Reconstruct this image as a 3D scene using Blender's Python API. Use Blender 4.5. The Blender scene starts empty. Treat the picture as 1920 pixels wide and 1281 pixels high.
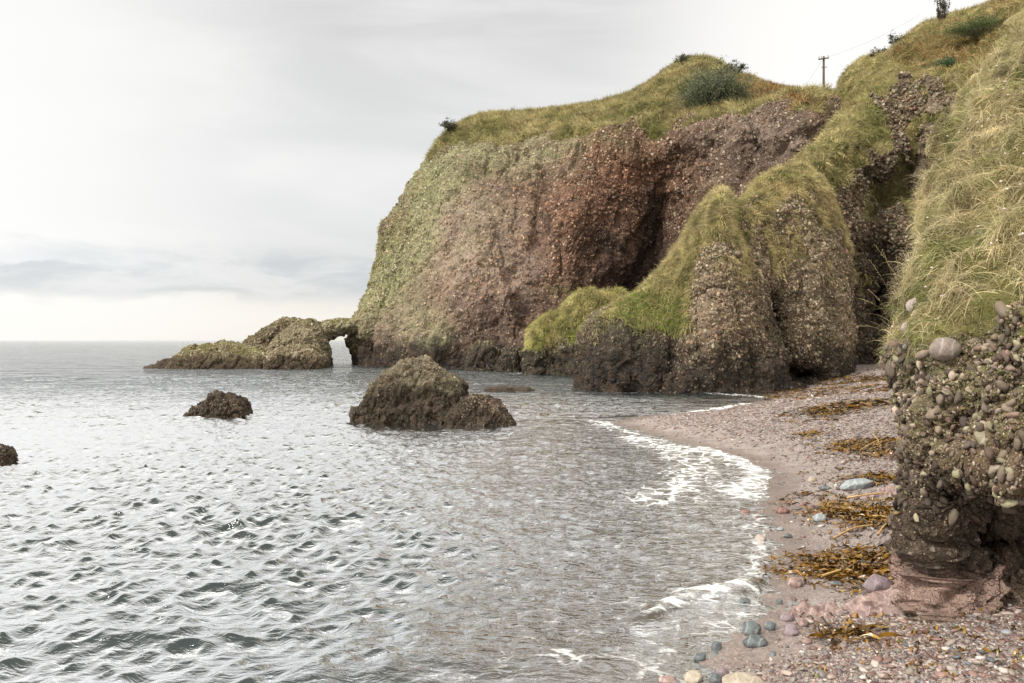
import bpy, bmesh, math, random
import numpy as np
from mathutils import Vector
rng = np.random.default_rng(7)
random.seed(7)
C = bpy.context.scene
COL = C.collection
F = 1493.3; CX = 960.0; HY = 638.0; CH = 2.4      # focal length in photo pixels, horizon row, eye height above water
# ---------------------------------------------------------------- camera
cam = bpy.data.cameras.new('camera'); co = bpy.data.objects.new('camera', cam); COL.objects.link(co)
co.location = (0, 0, CH); co.rotation_euler = (math.radians(90), 0, 0)
cam.sensor_width = 36; cam.lens = 28; cam.shift_y = -2.5/1920; cam.clip_start = .05; cam.clip_end = 20000
C.camera = co
C.view_settings.view_transform = 'Standard'; C.view_settings.look = 'None'
C.view_settings.exposure = 0.57; C.view_settings.gamma = 1
C.cycles.max_bounces = 8; C.cycles.transparent_max_bounces = 12; C.cycles.use_denoising = True
# ---------------------------------------------------------------- node helper
class NT:
    def __init__(s, tree): s.t = tree; tree.nodes.clear()
    def n(s, typ, ins=None, **kw):
        nd = s.t.nodes.new(typ)
        for k, v in kw.items(): setattr(nd, k, v)
        for k, v in (ins or {}).items():
            if isinstance(v, bpy.types.NodeSocket): s.t.links.new(v, nd.inputs[k])
            else:
                if isinstance(v, tuple) and len(v) == 3 and nd.inputs[k].type == 'RGBA': v = (*v, 1)
                nd.inputs[k].default_value = v
        return nd
    def math(s, op, a, b=0., c=None, clamp=False):
        ins = {0: a, 1: b}
        if c is not None: ins[2] = c
        return s.n('ShaderNodeMath', ins, operation=op, use_clamp=clamp).outputs[0]
    def mix(s, f, a, b, mode='MIX'):
        nd = s.n('ShaderNodeMix', data_type='RGBA', blend_type=mode)
        for i, v in ((0, f), (6, a), (7, b)):
            if isinstance(v, bpy.types.NodeSocket): s.t.links.new(v, nd.inputs[i])
            else: nd.inputs[i].default_value = (*v, 1) if isinstance(v, tuple) else v
        return nd.outputs[2]
    def ss(s, x, a, b, lo=0., hi=1.):
        return s.n('ShaderNodeMapRange', {0: x, 1: a, 2: b, 3: lo, 4: hi}, interpolation_type='SMOOTHSTEP').outputs[0]
    def ramp(s, x, stops, interp='LINEAR'):
        nd = s.n('ShaderNodeValToRGB', {0: x}); r = nd.color_ramp; r.interpolation = interp
        while len(r.elements) < len(stops): r.elements.new(.5)
        for e, (p, c) in zip(r.elements, stops): e.position = p; e.color = (*c, 1)
        return nd.outputs[0]
    def noise(s, v, scale, detail=6, rough=.55, dist=0.):
        return s.n('ShaderNodeTexNoise', {'Vector': v, 'Scale': scale, 'Detail': detail, 'Roughness': rough, 'Distortion': dist}).outputs[0]
    def attr(s, name, out=2): return s.n('ShaderNodeAttribute', attribute_name=name).outputs[out]
# ---------------------------------------------------------------- sky
SUN_EL, SUN_AZ = math.radians(42), math.radians(-25)       # azimuth measured from +Y towards +X
w = bpy.data.worlds.new('World'); C.world = w; w.use_nodes = True
T = NT(w.node_tree)
gen = T.n('ShaderNodeTexCoord').outputs['Generated']
sep = T.n('ShaderNodeSeparateXYZ', {0: gen}); zz = sep.outputs[2]
sky = T.n('ShaderNodeTexSky', sky_type='NISHITA', sun_disc=False, sun_elevation=SUN_EL, sun_rotation=SUN_AZ)
az = T.math('ARCTAN2', sep.outputs[0], sep.outputs[1])
sky_uv = T.n('ShaderNodeCombineXYZ', {0: T.math('MULTIPLY', az, 1.6), 1: T.math('MULTIPLY', zz, 9.)}).outputs[0]
sky_uv2 = T.n('ShaderNodeCombineXYZ', {0: T.math('MULTIPLY', az, 7.), 1: T.math('MULTIPLY', zz, 22.)}).outputs[0]
n1 = T.noise(sky_uv, 1.1, 5, .5, .6)
n2 = T.noise(sky_uv2, 1.0, 7, .6, .3)
base = T.ramp(zz, [(0, (.86, .79, .68)), (.04, (.85, .80, .73)), (.11, (.70, .70, .69)), (.2, (.76, .755, .74)), (.42, (.63, .62, .615)), (.75, (.95, .96, 1.0))])
lite = T.ss(n1, .40, .66)
base = T.mix(T.math('MULTIPLY', lite, .5), base, (.95, .935, .905))
# broad pale area to the left, grey patch at the upper middle
lft = T.ss(az, -.15, -.62)
base = T.mix(T.math('MULTIPLY', lft, .95), base, (.98, .965, .94))
# cloud bank above the horizon with bright ragged tops
zb = T.math('ADD', zz, T.math('MULTIPLY', T.math('SUBTRACT', n2, .5), .07))
bank = T.math('MULTIPLY', T.ss(zb, .040, .058), T.ss(zb, .115, .082))
base = T.mix(T.math('MULTIPLY', bank, .62), base, T.mix(T.ss(n2, .40, .62), (.50, .535, .58), (.74, .75, .76)))
puff = T.math('MULTIPLY', T.ss(zb, .075, .085), T.ss(zb, .112, .09))
base = T.mix(T.math('MULTIPLY', puff, T.ss(n1, .42, .6)), base, (.87, .875, .88))
# thin veil of the sun behind the cloud over the hill
sd = Vector(((1700-CX)/F, 1, (HY-60)/F)).normalized()
dt = T.n('ShaderNodeVectorMath', {0: gen, 1: tuple(sd)}, operation='DOT_PRODUCT').outputs['Value']
veil = T.math('POWER', T.ss(dt, .92, 1.0), 1.7); base = T.mix(veil, base, (1.0, .98, .94))
top = T.ss(zz, .45, .9)
base = T.mix(top, base, (2.7, 2.55, 2.3)); back = T.ss(sep.outputs[1], .45, -.3); base = T.mix(T.math('MULTIPLY', back, T.ss(zz, -.02, .1)), base, (2.1, 1.98, 1.8))
base = T.mix(T.ss(zz, 0., -.03), base, (.10, .11, .11))
nis = T.mix(1., sky.outputs[0], (.10, .10, .10), 'MULTIPLY')
full = T.mix(.90, nis, base)
bg = T.n('ShaderNodeBackground', {0: full, 1: .75})
T.n('ShaderNodeOutputWorld', {0: bg.outputs[0]})
# ---------------------------------------------------------------- sun (veiled)
sl = bpy.data.lights.new('sun', 'SUN'); so = bpy.data.objects.new('sun', sl); COL.objects.link(so)
sl.energy = 2.7; sl.angle = math.radians(9); sl.color = (1, .95, .87)
sdir = Vector((math.sin(SUN_AZ)*math.cos(SUN_EL), math.cos(SUN_AZ)*math.cos(SUN_EL), math.sin(SUN_EL)))
SUNV = Vector((-.62, -.42, .70)).normalized()
so.rotation_euler = SUNV.to_track_quat('Z', 'Y').to_euler(); so.location = (0, 0, 60)
sky.sun_rotation = math.atan2(SUNV.x, SUNV.y); sky.sun_elevation = math.asin(SUNV.z)
# ================================================================ numeric helpers
_perm = np.random.default_rng(3).permutation(256).astype(np.int64); _perm = np.concatenate([_perm]*3)
_G = np.array([(1,1,0),(-1,1,0),(1,-1,0),(-1,-1,0),(1,0,1),(-1,0,1),(1,0,-1),(-1,0,-1),(0,1,1),(0,-1,1),(0,1,-1),(0,-1,-1),(1,1,0),(0,-1,1),(-1,1,0),(0,-1,-1)], float)
_GX, _GY, _GZ = (np.ascontiguousarray(_G[:, k]).astype(np.float32) for k in range(3))
_pi = _perm.astype(np.int32)
def perlin(p):
    sh = p.shape[:-1]; p = p.reshape(-1, 3); out = np.empty(len(p))
    for c in range(0, len(p), 40000):
        q = p[c:c+40000]; i = np.floor(q); f = (q-i).astype(np.float32); i = i.astype(np.int32) & 255; fx, fy, fz = f[:, 0].copy(), f[:, 1].copy(), f[:, 2].copy()
        ux, uy, uz = (v*v*v*(v*(v*6-15)+10) for v in (fx, fy, fz)); acc = 0
        for dx in (0, 1):
            A = _pi[i[:, 0]+dx]+i[:, 1]; wx = ux if dx else 1-ux
            for dy in (0, 1):
                B = _pi[A+dy]+i[:, 2]; wxy = wx*(uy if dy else 1-uy)
                for dz in (0, 1):
                    h = _pi[B+dz] & 15; acc = acc+(_GX[h]*(fx-dx)+_GY[h]*(fy-dy)+_GZ[h]*(fz-dz))*wxy*(uz if dz else 1-uz)
        out[c:c+40000] = acc
    return out.reshape(sh)
def fbm(p, o=4, g=.5, lac=2.03):
    a = 1; s = 0
    for k in range(o): s = s+a*perlin(p+k*17.3); p = p*lac; a *= g
    return s
def ridged(p, o=4, g=.55):
    a = 1; s = 0
    for k in range(o): s = s+a*(1-2*np.abs(perlin(p+k*9.1))); p = p*2.07; a *= g
    return s
def worley(p):
    """distance to nearest cell point and a random value of that cell"""
    sh = p.shape[:-1]; p = p.reshape(-1, 3); i = np.floor(p).astype(np.int64); best = np.full(len(p), 9.); sec = best.copy(); rid = np.zeros(len(p))
    for dx in (-1, 0, 1):
        for dy in (-1, 0, 1):
            for dz in (-1, 0, 1):
                c = i+(dx, dy, dz); a = _perm[_perm[_perm[c[:, 0] & 255]+(c[:, 1] & 255)]+(c[:, 2] & 255)]
                b = _perm[a+17]; e = _perm[b+31]
                q = c+np.stack([a, b, e], 1)/255.
                d = np.sqrt(((q-p)**2).sum(1)); m = d < best
                sec = np.where(m, best, np.minimum(sec, d)); rid = np.where(m, _perm[e+5]/255., rid); best = np.where(m, d, best)
    return best.reshape(sh), sec.reshape(sh), rid.reshape(sh)
def P(px, py, d): return np.stack([(np.asarray(px)-CX)/F*d, np.asarray(d)*1., CH+(HY-np.asarray(py))/F*d], -1)
def sm(x, a, b): t = np.clip((x-a)/(b-a), 0, 1); return t*t*(3-2*t)
def catmull(A, n):
    """resample axis 0 of A to n rows"""
    m = A.shape[0]; t = np.linspace(0, m-1, n); i = np.minimum(t.astype(int), m-2); f = (t-i).reshape(-1, *([1]*(A.ndim-1)))
    g = lambda k: A[np.clip(k, 0, m-1)]
    p0, p1, p2, p3 = g(i-1), g(i), g(i+1), g(i+2)
    p0 = np.where((i == 0).reshape(f.shape), 2*p1-p2, p0); p3 = np.where((i == m-2).reshape(f.shape), 2*p2-p1, p3)
    m1 = (p2-p0)*.5; m2 = (p3-p1)*.5
    return (2*f**3-3*f**2+1)*p1+(f**3-2*f**2+f)*m1+(-2*f**3+3*f**2)*p2+(f**3-f**2)*m2
def resample(ctrl, nr, nc):
    A = catmull(np.asarray(ctrl, float), nr); return np.swapaxes(catmull(np.swapaxes(A, 0, 1), nc), 0, 1)
def gnormals(V):
    n = np.cross(np.gradient(V, axis=1), np.gradient(V, axis=0)); return n/np.maximum(np.linalg.norm(n, axis=-1, keepdims=True), 1e-9)
def inpoly(x, y, poly):
    r = np.zeros(np.shape(x), bool); n = len(poly)
    for k in range(n):
        x1, y1 = poly[k]; x2, y2 = poly[(k+1) % n]
        if y1 == y2: continue
        c = ((y1 > y) != (y2 > y)) & (x < (x2-x1)*(y-y1)/(y2-y1)+x1); r ^= c
    return r
def seg_dist(x, y, pl):
    d = np.full(np.shape(x), 1e9)
    for (x1, y1), (x2, y2) in zip(pl[:-1], pl[1:]):
        L = (x2-x1)**2+(y2-y1)**2; t = np.clip(((x-x1)*(x2-x1)+(y-y1)*(y2-y1))/L, 0, 1)
        d = np.minimum(d, np.hypot(x-x1-t*(x2-x1), y-y1-t*(y2-y1)))
    return d
# ---------------------------------------------------------------- object helpers
def raw_mesh(name, V, Fc, mat=None, attrs=None, smooth=True, nside=4):
    me = bpy.data.meshes.new(name); V = np.asarray(V, np.float32).reshape(-1, 3); Fc = np.asarray(Fc, np.int32)
    me.vertices.add(len(V)); me.vertices.foreach_set('co', V.ravel())
    me.loops.add(Fc.size); me.loops.foreach_set('vertex_index', Fc.ravel())
    me.polygons.add(len(Fc)); me.polygons.foreach_set('loop_start', np.arange(0, Fc.size, Fc.shape[1], dtype=np.int32))
    me.polygons.foreach_set('use_smooth', np.full(len(Fc), smooth))
    for k, a in (attrs or {}).items():
        a = np.asarray(a, np.float32)
        if a.ndim == 2 and a.shape[-1] == 3 and len(a) == len(V):
            at = me.attributes.new(k, 'FLOAT_COLOR', 'POINT'); at.data.foreach_set('color', np.concatenate([a, np.ones((len(a), 1), np.float32)], 1).ravel())
        else:
            at = me.attributes.new(k, 'FLOAT', 'POINT'); at.data.foreach_set('value', a.ravel())
    me.update(calc_edges=True); me.validate()
    if mat: me.materials.append(mat)
    return me
def link(name, me, parent=None, loc=None):
    o = bpy.data.objects.new(name, me); COL.objects.link(o)
    if parent is not None: o.parent = parent
    if loc is not None: o.location = loc
    return o
def tag(o, label=None, cat=None, group=None, kind=None):
    for k, v in (('label', label), ('category', cat), ('group', group), ('kind', kind)):
        if v: o[k] = v
    return o
def empty(name, loc, label, cat, group=None):
    o = bpy.data.objects.new(name, None); COL.objects.link(o); o.location = tuple(loc); o.empty_display_size = .2
    return tag(o, label, cat, group)
def gfaces(nr, nc, flip=False):
    i = np.arange(nr*nc).reshape(nr, nc); q = np.stack([i[:-1, :-1], i[:-1, 1:], i[1:, 1:], i[1:, :-1]], -1).reshape(-1, 4)
    return q[:, ::-1] if flip else q
def grid_obj(name, V, mat, attrs=None, parent=None, origin=None):
    if origin is None: origin = np.zeros(3)
    me = raw_mesh(name, V-origin, gfaces(*V.shape[:2]), mat, {k: (a.reshape(-1, 3) if a.ndim == 3 else a) for k, a in (attrs or {}).items()})
    return link(name, me, parent, None if parent is not None else tuple(origin))
# ================================================================ materials
def newmat(name):
    m = bpy.data.materials.new(name); m.use_nodes = True; return m, NT(m.node_tree)
def rock_mat(name, ps=3.4, matrix=((.062, .034, .022), (.15, .096, .066)), pebs=None, bump=.20, turf=True, tide=(1.3, 2.9), darkcol=(.022, .02, .019), lich=(.38, .41, .21), vary=.35, pebmix=.85, palemix=.5, palecol=(.50, .395, .325)):
    """conglomerate: cobbles of two sizes in a sandstone matrix, lichen, black tide band, turf by attribute"""
    m, t = newmat(name)
    ob = t.n('ShaderNodeTexCoord').outputs['Object']; pz = t.n('ShaderNodeSeparateXYZ', {0: t.n('ShaderNodeNewGeometry').outputs['Position']}).outputs[2]
    nb = t.noise(ob, vary, 8, .6, .4); nm = t.noise(ob, ps*.55, 6, .6); nf = t.noise(ob, ps*6, 5, .7)
    warp = t.n('ShaderNodeVectorMath', {0: ob, 1: t.n('ShaderNodeVectorMath', {0: t.n('ShaderNodeTexNoise', {'Vector': ob, 'Scale': ps*1.6, 'Detail': 2}).outputs[1], 'Scale': .5/ps}, operation='SCALE').outputs[0]}, operation='ADD').outputs[0]
    v1 = t.n('ShaderNodeTexVoronoi', {'Vector': warp, 'Scale': ps}, feature='F1'); v2 = t.n('ShaderNodeTexVoronoi', {'Vector': warp, 'Scale': ps*2.6}, feature='F1')
    r1 = t.n('ShaderNodeSeparateColor', {0: v1.outputs['Color']}); r2 = t.n('ShaderNodeSeparateColor', {0: v2.outputs['Color']})
    pebs = pebs or [(0, (.04, .025, .018)), (.22, (.11, .066, .044)), (.48, (.21, .145, .105)), (.75, (.35, .275, .205)), (1, (.62, .54, .44))]
    c1 = t.ramp(r1.outputs[0], pebs); c2 = t.ramp(r2.outputs[0], pebs)
    mt = t.mix(t.ss(nb, .38, .62), matrix[0], matrix[1])
    mt = t.mix(t.ss(nf, .35, .7, .0, .5), mt, (matrix[0][0]*.4, matrix[0][1]*.4, matrix[0][2]*.4))
    p2 = t.math('MULTIPLY', t.ss(v2.outputs[0], .55, .25), t.ss(r2.outputs[1], .15, .3)); p1 = t.math('MULTIPLY', t.ss(v1.outputs[0], .5, .32), t.ss(r1.outputs[1], .45, .5))
    col = t.mix(t.math('MULTIPLY', p2, pebmix), mt, c2); col = t.mix(t.math('MULTIPLY', p1, pebmix), col, c1)
    # large scale weathering tint and painted recess shade from mesh attributes
    red = t.attr('red'); red = t.math('MULTIPLY', red, t.ss(nb, .3, .6, .4, 1.)); col = t.mix(t.math('MULTIPLY', red, .55), col, t.mix(1., col, (1.35, .84, .62), 'MULTIPLY'))
    pale = t.attr('pale'); col = t.mix(t.math('MULTIPLY', pale, t.ss(nm, .3, .6, .45, 1.)), col, t.mix(palemix, col, palecol))
    lm = t.math('MULTIPLY', t.attr('lichen'), t.ss(t.noise(ob, ps*1.9, 6, .75), .40, .56)); lcol = t.mix(t.ss(nm, .35, .65), lich, (lich[0]*.62, lich[1]*.66, lich[2]*.5))
    col = t.mix(t.math('MULTIPLY', lm, .78), col, lcol)
    gl = t.math('MULTIPLY', t.attr('algae'), t.ss(t.noise(ob, ps*.8, 6, .7), .42, .58)); col = t.mix(gl, col, (.16, .165, .03))
    strk = t.noise(t.n('ShaderNodeMapping', {'Vector': ob, 'Scale': (1., 1., .13)}).outputs[0], ps*.32, 7, .68, .3); col = t.mix(t.ss(strk, .5, .66, 0., .55), col, t.mix(.72, col, darkcol))
    dk = t.math('MULTIPLY', t.attr('stain_shade'), t.ss(t.noise(ob, ps*.45, 7, .65), .26, .52)); col = t.mix(t.math('MULTIPLY', dk, .86), col, t.mix(.8, col, darkcol))
    td = t.ss(t.math('ADD', pz, t.math('MULTIPLY', t.math('SUBTRACT', t.noise(ob, .7, 7, .6), .5), 3.2*(tide[1]-tide[0]) if tide[1] > tide[0] else 1.)), tide[1], tide[0])
    sp = t.ss(t.noise(ob, ps*2.2, 4, .8), .58, .66)
    tcol = t.mix(t.math('MULTIPLY', sp, .35), t.mix(t.ss(nm, .4, .62), darkcol, (.06, .042, .030)), (.22, .19, .13))
    col = t.mix(t.math('MULTIPLY', td, .9), col, tcol)
    h = t.math('ADD', t.math('MULTIPLY', p1, .9), t.math('ADD', t.math('MULTIPLY', p2, .45), t.math('ADD', t.math('MULTIPLY', nf, .4), t.math('MULTIPLY', nm, 1.))))
    rough = .88
    if turf:
        g = t.attr('turf'); gn = t.noise(ob, ps*.9, 6, .7); gm = t.ss(t.math('ADD', g, t.math('MULTIPLY', t.math('SUBTRACT', gn, .5), .9)), .42, .56)
        gc = t.ramp(t.noise(ob, .5, 7, .7), [(.3, (.07, .08, .025)), (.42, (.13, .13, .04)), (.52, (.24, .21, .085)), (.68, (.36, .30, .15))])
        gc = t.mix(t.math('MULTIPLY', t.attr('bracken'), t.ss(t.noise(ob, 1.3, 5, .7), .38, .55)), gc, (.20, .095, .040))
        col = t.mix(gm, col, gc); h = t.math('ADD', t.math('MULTIPLY', h, t.ss(gm, 0, 1, 1, .3)), t.math('MULTIPLY', t.math('MULTIPLY', t.noise(ob, ps*2, 6, .8), gm), 1.5))
    bp = t.n('ShaderNodeBump', {'Height': h, 'Strength': 1., 'Distance': bump})
    wet = t.ss(pz, .9, .1, .86, .32)
    bs = t.n('ShaderNodeBsdfPrincipled', {'Base Color': col, 'Roughness': wet, 'Normal': bp.outputs[0], 'Specular IOR Level': .18})
    t.n('ShaderNodeOutputMaterial', {0: bs.outputs[0]}); return m
def crag(V, sc, amp, zs=.55, crack=.6):
    """blocky fractures: cells stand at different depths with cracks between them"""
    q = V*sc*np.array([1, 1, zs]); q = q+.35*np.stack([perlin(q*1.7), perlin(q*1.7+11), perlin(q*1.7+23)], -1); a, b, c = worley(q); e = sm(b-a, 0, .22)
    return amp*((c-.5)*e*1.2-crack*np.exp(-((b-a)/.07)**2))
def leaf_mat(name, trans=.35, rough=.6):
    m, t = newmat(name); c = t.attr('Col', 0)
    d = t.n('ShaderNodeBsdfPrincipled', {'Base Color': c, 'Roughness': rough, 'Specular IOR Level': .25}); tr = t.n('ShaderNodeBsdfTranslucent', {0: c})
    t.n('ShaderNodeOutputMaterial', {0: t.n('ShaderNodeMixShader', {0: trans, 1: d.outputs[0], 2: tr.outputs[0]}).outputs[0]}); return m
def stone_mat(name, ca, cb, spots=(.45, .42, .38), rough=.55, sc=9, vein=True):
    m, t = newmat(name); ob = t.n('ShaderNodeTexCoord').outputs['Object']
    n = t.noise(ob, sc, 8, .62, .5); f = t.noise(ob, sc*7, 4, .8)
    c = t.mix(t.ss(n, .35, .65), ca, cb); c = t.mix(t.ss(f, .6, .72, 0, .6), c, spots)
    if vein:
        wv = t.n('ShaderNodeTexWave', {'Vector': ob, 'Scale': sc*.35, 'Distortion': 9., 'Detail': 4.}).outputs[1]; c = t.mix(t.ss(wv, .93, .99, 0, .35), c, spots)
    bp = t.n('ShaderNodeBump', {'Height': t.math('ADD', n, t.math('MULTIPLY', f, .3)), 'Strength': .8, 'Distance': .03})
    bs = t.n('ShaderNodeBsdfPrincipled', {'Base Color': c, 'Roughness': rough, 'Normal': bp.outputs[0]}); t.n('ShaderNodeOutputMaterial', {0: bs.outputs[0]}); return m
def flat_mat(name, c, rough=.7):
    m, t = newmat(name); ob = t.n('ShaderNodeTexCoord').outputs['Object']; n = t.noise(ob, 14, 5, .7)
    bs = t.n('ShaderNodeBsdfPrincipled', {'Base Color': t.mix(t.ss(n, .3, .7), tuple(v*.7 for v in c), tuple(min(1, v*1.25) for v in c)), 'Roughness': rough}); t.n('ShaderNodeOutputMaterial', {0: bs.outputs[0]}); return m
M_cliff = rock_mat('cliff_rock', 3.3)
M_hill = rock_mat('hill_rock', 3.6, ((.075, .048, .038), (.14, .10, .08)))
M_stack = rock_mat('stack_rock', 4.3, ((.060, .038, .025), (.14, .098, .065)), bump=.20, palemix=.28, pebmix=.95)
M_isle = rock_mat('island_rock', 3.4, ((.09, .07, .045), (.17, .14, .09)), tide=(.5, 1.6), darkcol=(.05, .032, .02))
M_sea = rock_mat('sea_rock', 9., ((.07, .055, .038), (.13, .105, .07)), bump=.05, tide=(.8, 1.7), darkcol=(.024, .018, .012), turf=False, vary=1.3)
M_near = rock_mat('near_rock', 17., ((.11, .075, .052), (.21, .16, .115)), bump=.03, tide=(-9, -8), turf=True, vary=1.4, darkcol=(.022, .018, .013), palemix=.8, palecol=(.44, .30, .26))
M_grass = leaf_mat('grass_blades'); M_leaf = leaf_mat('shrub_leaves', .25)
def mat_vcol(name, rough, bump=0., sc=60, spec=.5):
    m, t = newmat(name); c = t.attr('Col', 0); ob = t.n('ShaderNodeTexCoord').outputs['Object']; n = t.noise(ob, sc, 6, .7)
    c = t.mix(t.ss(n, .35, .7, 0, .5), c, t.mix(1., c, (.5, .48, .45), 'MULTIPLY'))
    ins = {'Base Color': c, 'Roughness': rough, 'Specular IOR Level': spec}
    if bump: ins['Normal'] = t.n('ShaderNodeBump', {'Height': n, 'Strength': .7, 'Distance': bump}).outputs[0]
    bs = t.n('ShaderNodeBsdfPrincipled', ins); t.n('ShaderNodeOutputMaterial', {0: bs.outputs[0]}); return m
M_pebble = mat_vcol('pebble', .38, .004); M_kelp = mat_vcol('kelp', .22, .003, 40); M_stipe = mat_vcol('kelp_stalk', .4, .002, 30)
# ================================================================ ground and sea
def wpt(px, py, z=0.): d = (CH-z)*F/(py-HY); return ((px-CX)/F*d, d)
shore = [(-.6, -6), (.1, 0), (.7, 4)]+[wpt(*q) for q in ((1262, 1281), (1350, 1200), (1415, 1120), (1440, 1040), (1420, 960), (1428, 890), (1385, 862), (1300, 838), (1190, 812), (1130, 792), (1210, 780), (1330, 768), (1425, 752), (1452, 738))]+[(13.5, 39), (9, 50), (10, 60), (30, 70), (60, 80)]
land = shore+[(400, 90), (400, -6)]
def shore_s(x, y):
    d = seg_dist(x, y, shore); return np.where(inpoly(x, y, land), d, -d)
def ground_z(x, y):
    s = shore_s(x, y)
    up = .062*np.minimum(s, .8)+.15*np.clip(s-.8, 0, 5.2)+.02*np.clip(s-6, 0, 40)
    dn = np.maximum(.10*s, -.6+.06*s); dn = np.maximum(dn, -4)
    z = np.where(s > 0, up, dn)
    p = np.stack([x, y, x*0], -1)
    return z+np.where(s > .3, 1, .3)*(.05*fbm(p*.6, 3)+.012*perlin(p*3.1))*sm(s, -1, 1.2)
def gpix(px, py):
    """point of the beach seen at a photo pixel"""
    d = np.linspace(3, 90, 6000); q = P(px, py, d); g = ground_z(q[:, 0], q[:, 1]); g = np.maximum(g, -.02)
    k = np.argmax(q[:, 2] <= g); return np.array([q[k, 0], q[k, 1], g[k]])
def fan(dmin, dmax, nr, a0, a1, nc, power=None):
    d = np.exp(np.linspace(math.log(dmin), math.log(dmax), nr)) if power is None else power
    a = np.linspace(a0, a1, nc); return np.outer(d, np.sin(a)), np.outer(d, np.cos(a)), d
gd = np.concatenate([np.geomspace(1.2, 45, 620), np.geomspace(45.5, 9000, 80)])
gx, gy, _ = fan(0, 0, 0, -1.45, 1.45, 760, gd); gz = ground_z(gx, gy); gs = shore_s(gx, gy)
m, t = newmat('beach_shingle')
ob = t.n('ShaderNodeTexCoord').outputs['Object']; s_ = t.attr('shore'); nb = t.noise(ob, .45, 6, .6); nm = t.noise(ob, 3., 7, .7)
vs = [t.n('ShaderNodeTexVoronoi', {'Vector': ob, 'Scale': k}) for k in (22., 55., 11.)]
rc = [t.n('ShaderNodeSeparateColor', {0: v.outputs['Color']}) for v in vs]
pst = [(0, (.04, .028, .028)), (.25, (.13, .082, .075)), (.5, (.24, .18, .165)), (.75, (.32, .27, .255)), (1, (.56, .51, .49))]
sand = t.mix(t.ss(nm, .35, .65), (.19, .155, .142), (.28, .24, .222))
ca = t.mix(t.ss(vs[1].outputs[0], .55, .3, 0, .9), sand, t.ramp(rc[1].outputs[0], pst))
cov = t.math('MULTIPLY', t.ss(rc[0].outputs[1], .35, .4), t.ss(t.math('ADD', s_, t.math('MULTIPLY', t.math('SUBTRACT', nb, .5), 3.)), .5, 2.2))
peb = t.math('MULTIPLY', t.ss(vs[0].outputs[0], .5, .38), cov)
ca = t.mix(peb, ca, t.ramp(rc[0].outputs[0], pst))
big = t.math('MULTIPLY', t.ss(vs[2].outputs[0], .3, .24), t.ss(rc[2].outputs[1], .86, .88)); ca = t.mix(big, ca, t.ramp(rc[2].outputs[2], [(0, (.06, .035, .035)), (.6, (.16, .10, .10)), (1, (.28, .27, .27))]))
wet = t.ss(t.math('ADD', s_, t.math('MULTIPLY', t.math('SUBTRACT', nb, .5), 1.2)), 1.1, .25)
ca = t.mix(t.math('MULTIPLY', wet, .45), ca, t.mix(1., ca, (.50, .45, .42), 'MULTIPLY'))
sub = t.ss(s_, -.1, -2.6); ca = t.mix(sub, ca, (.035, .040, .034))
hh = t.math('ADD', t.math('MULTIPLY', peb, 1.), t.math('ADD', t.math('MULTIPLY', big, 1.6), t.math('MULTIPLY', t.ss(vs[1].outputs[0], .5, .1), .5)))
bp = t.n('ShaderNodeBump', {'Height': hh, 'Strength': t.ss(wet, 0, 1, .9, .35), 'Distance': .02})
bs = t.n('ShaderNodeBsdfPrincipled', {'Base Color': ca, 'Roughness': t.ss(wet, 0, 1, .75, .28), 'Normal': bp.outputs[0]}); t.n('ShaderNodeOutputMaterial', {0: bs.outputs[0]})
M_beach = m
V = np.stack([gx, gy, gz], -1)
o = grid_obj('beach', V, M_beach, {'shore': gs}); tag(o, kind='structure')
# ---- sea surface
sdist = np.concatenate([np.geomspace(2.6, 60, 1150), np.geomspace(60.3, 9000, 330)])
NCs = 1250
sx, sy, _ = fan(0, 0, 0, -.98, .62, NCs, sdist)
sp_r = np.gradient(sdist)[:, None]; sp_a = (sdist*1.6/NCs)[:, None]
s_sh = shore_s(sx, sy); depth = np.clip(-s_sh, 0, 30)
shelt = 1-.55*sm(sx/sy*F+CX, 560, 960)*sm(sy, 60, 30)
H = np.zeros_like(sx); DX = np.zeros_like(sx); DY = np.zeros_like(sx)
wr = np.random.default_rng(21)
shal = .22+.78*sm(depth, .3, 4)
for k in range(140):
    L = .17*(8/.17)**((k/139.)**1.25)*wr.uniform(.85, 1.18); th = wr.normal(-1.75, .55 if L > 1.2 else .95)
    kk = 2*math.pi/L; kx, ky = kk*math.cos(th), kk*math.sin(th); a = .0060*L**.42*wr.uniform(.5, 1.4)
    if L > .7: a *= .78
    if L > 2.: a *= (2./L)**.6
    f = np.clip((L-2.2*sp_r)/(2.*sp_r), 0, 1)*(shal if L > .8 else .35+.65*shal)
    ph = kx*sx+ky*sy+wr.uniform(0, 6.28); f = f*a*(shelt if L > .8 else .3+.7*shelt)
    H += f*np.sin(ph); q = np.cos(ph)*f*.9; DX += kx/kk*q; DY += ky/kk*q
# patches of calmer water
calm = .75+.5*fbm(np.stack([sx*.05, sy*.09, sx*0], -1), 2); H *= calm; DX *= calm; DY *= calm
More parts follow.
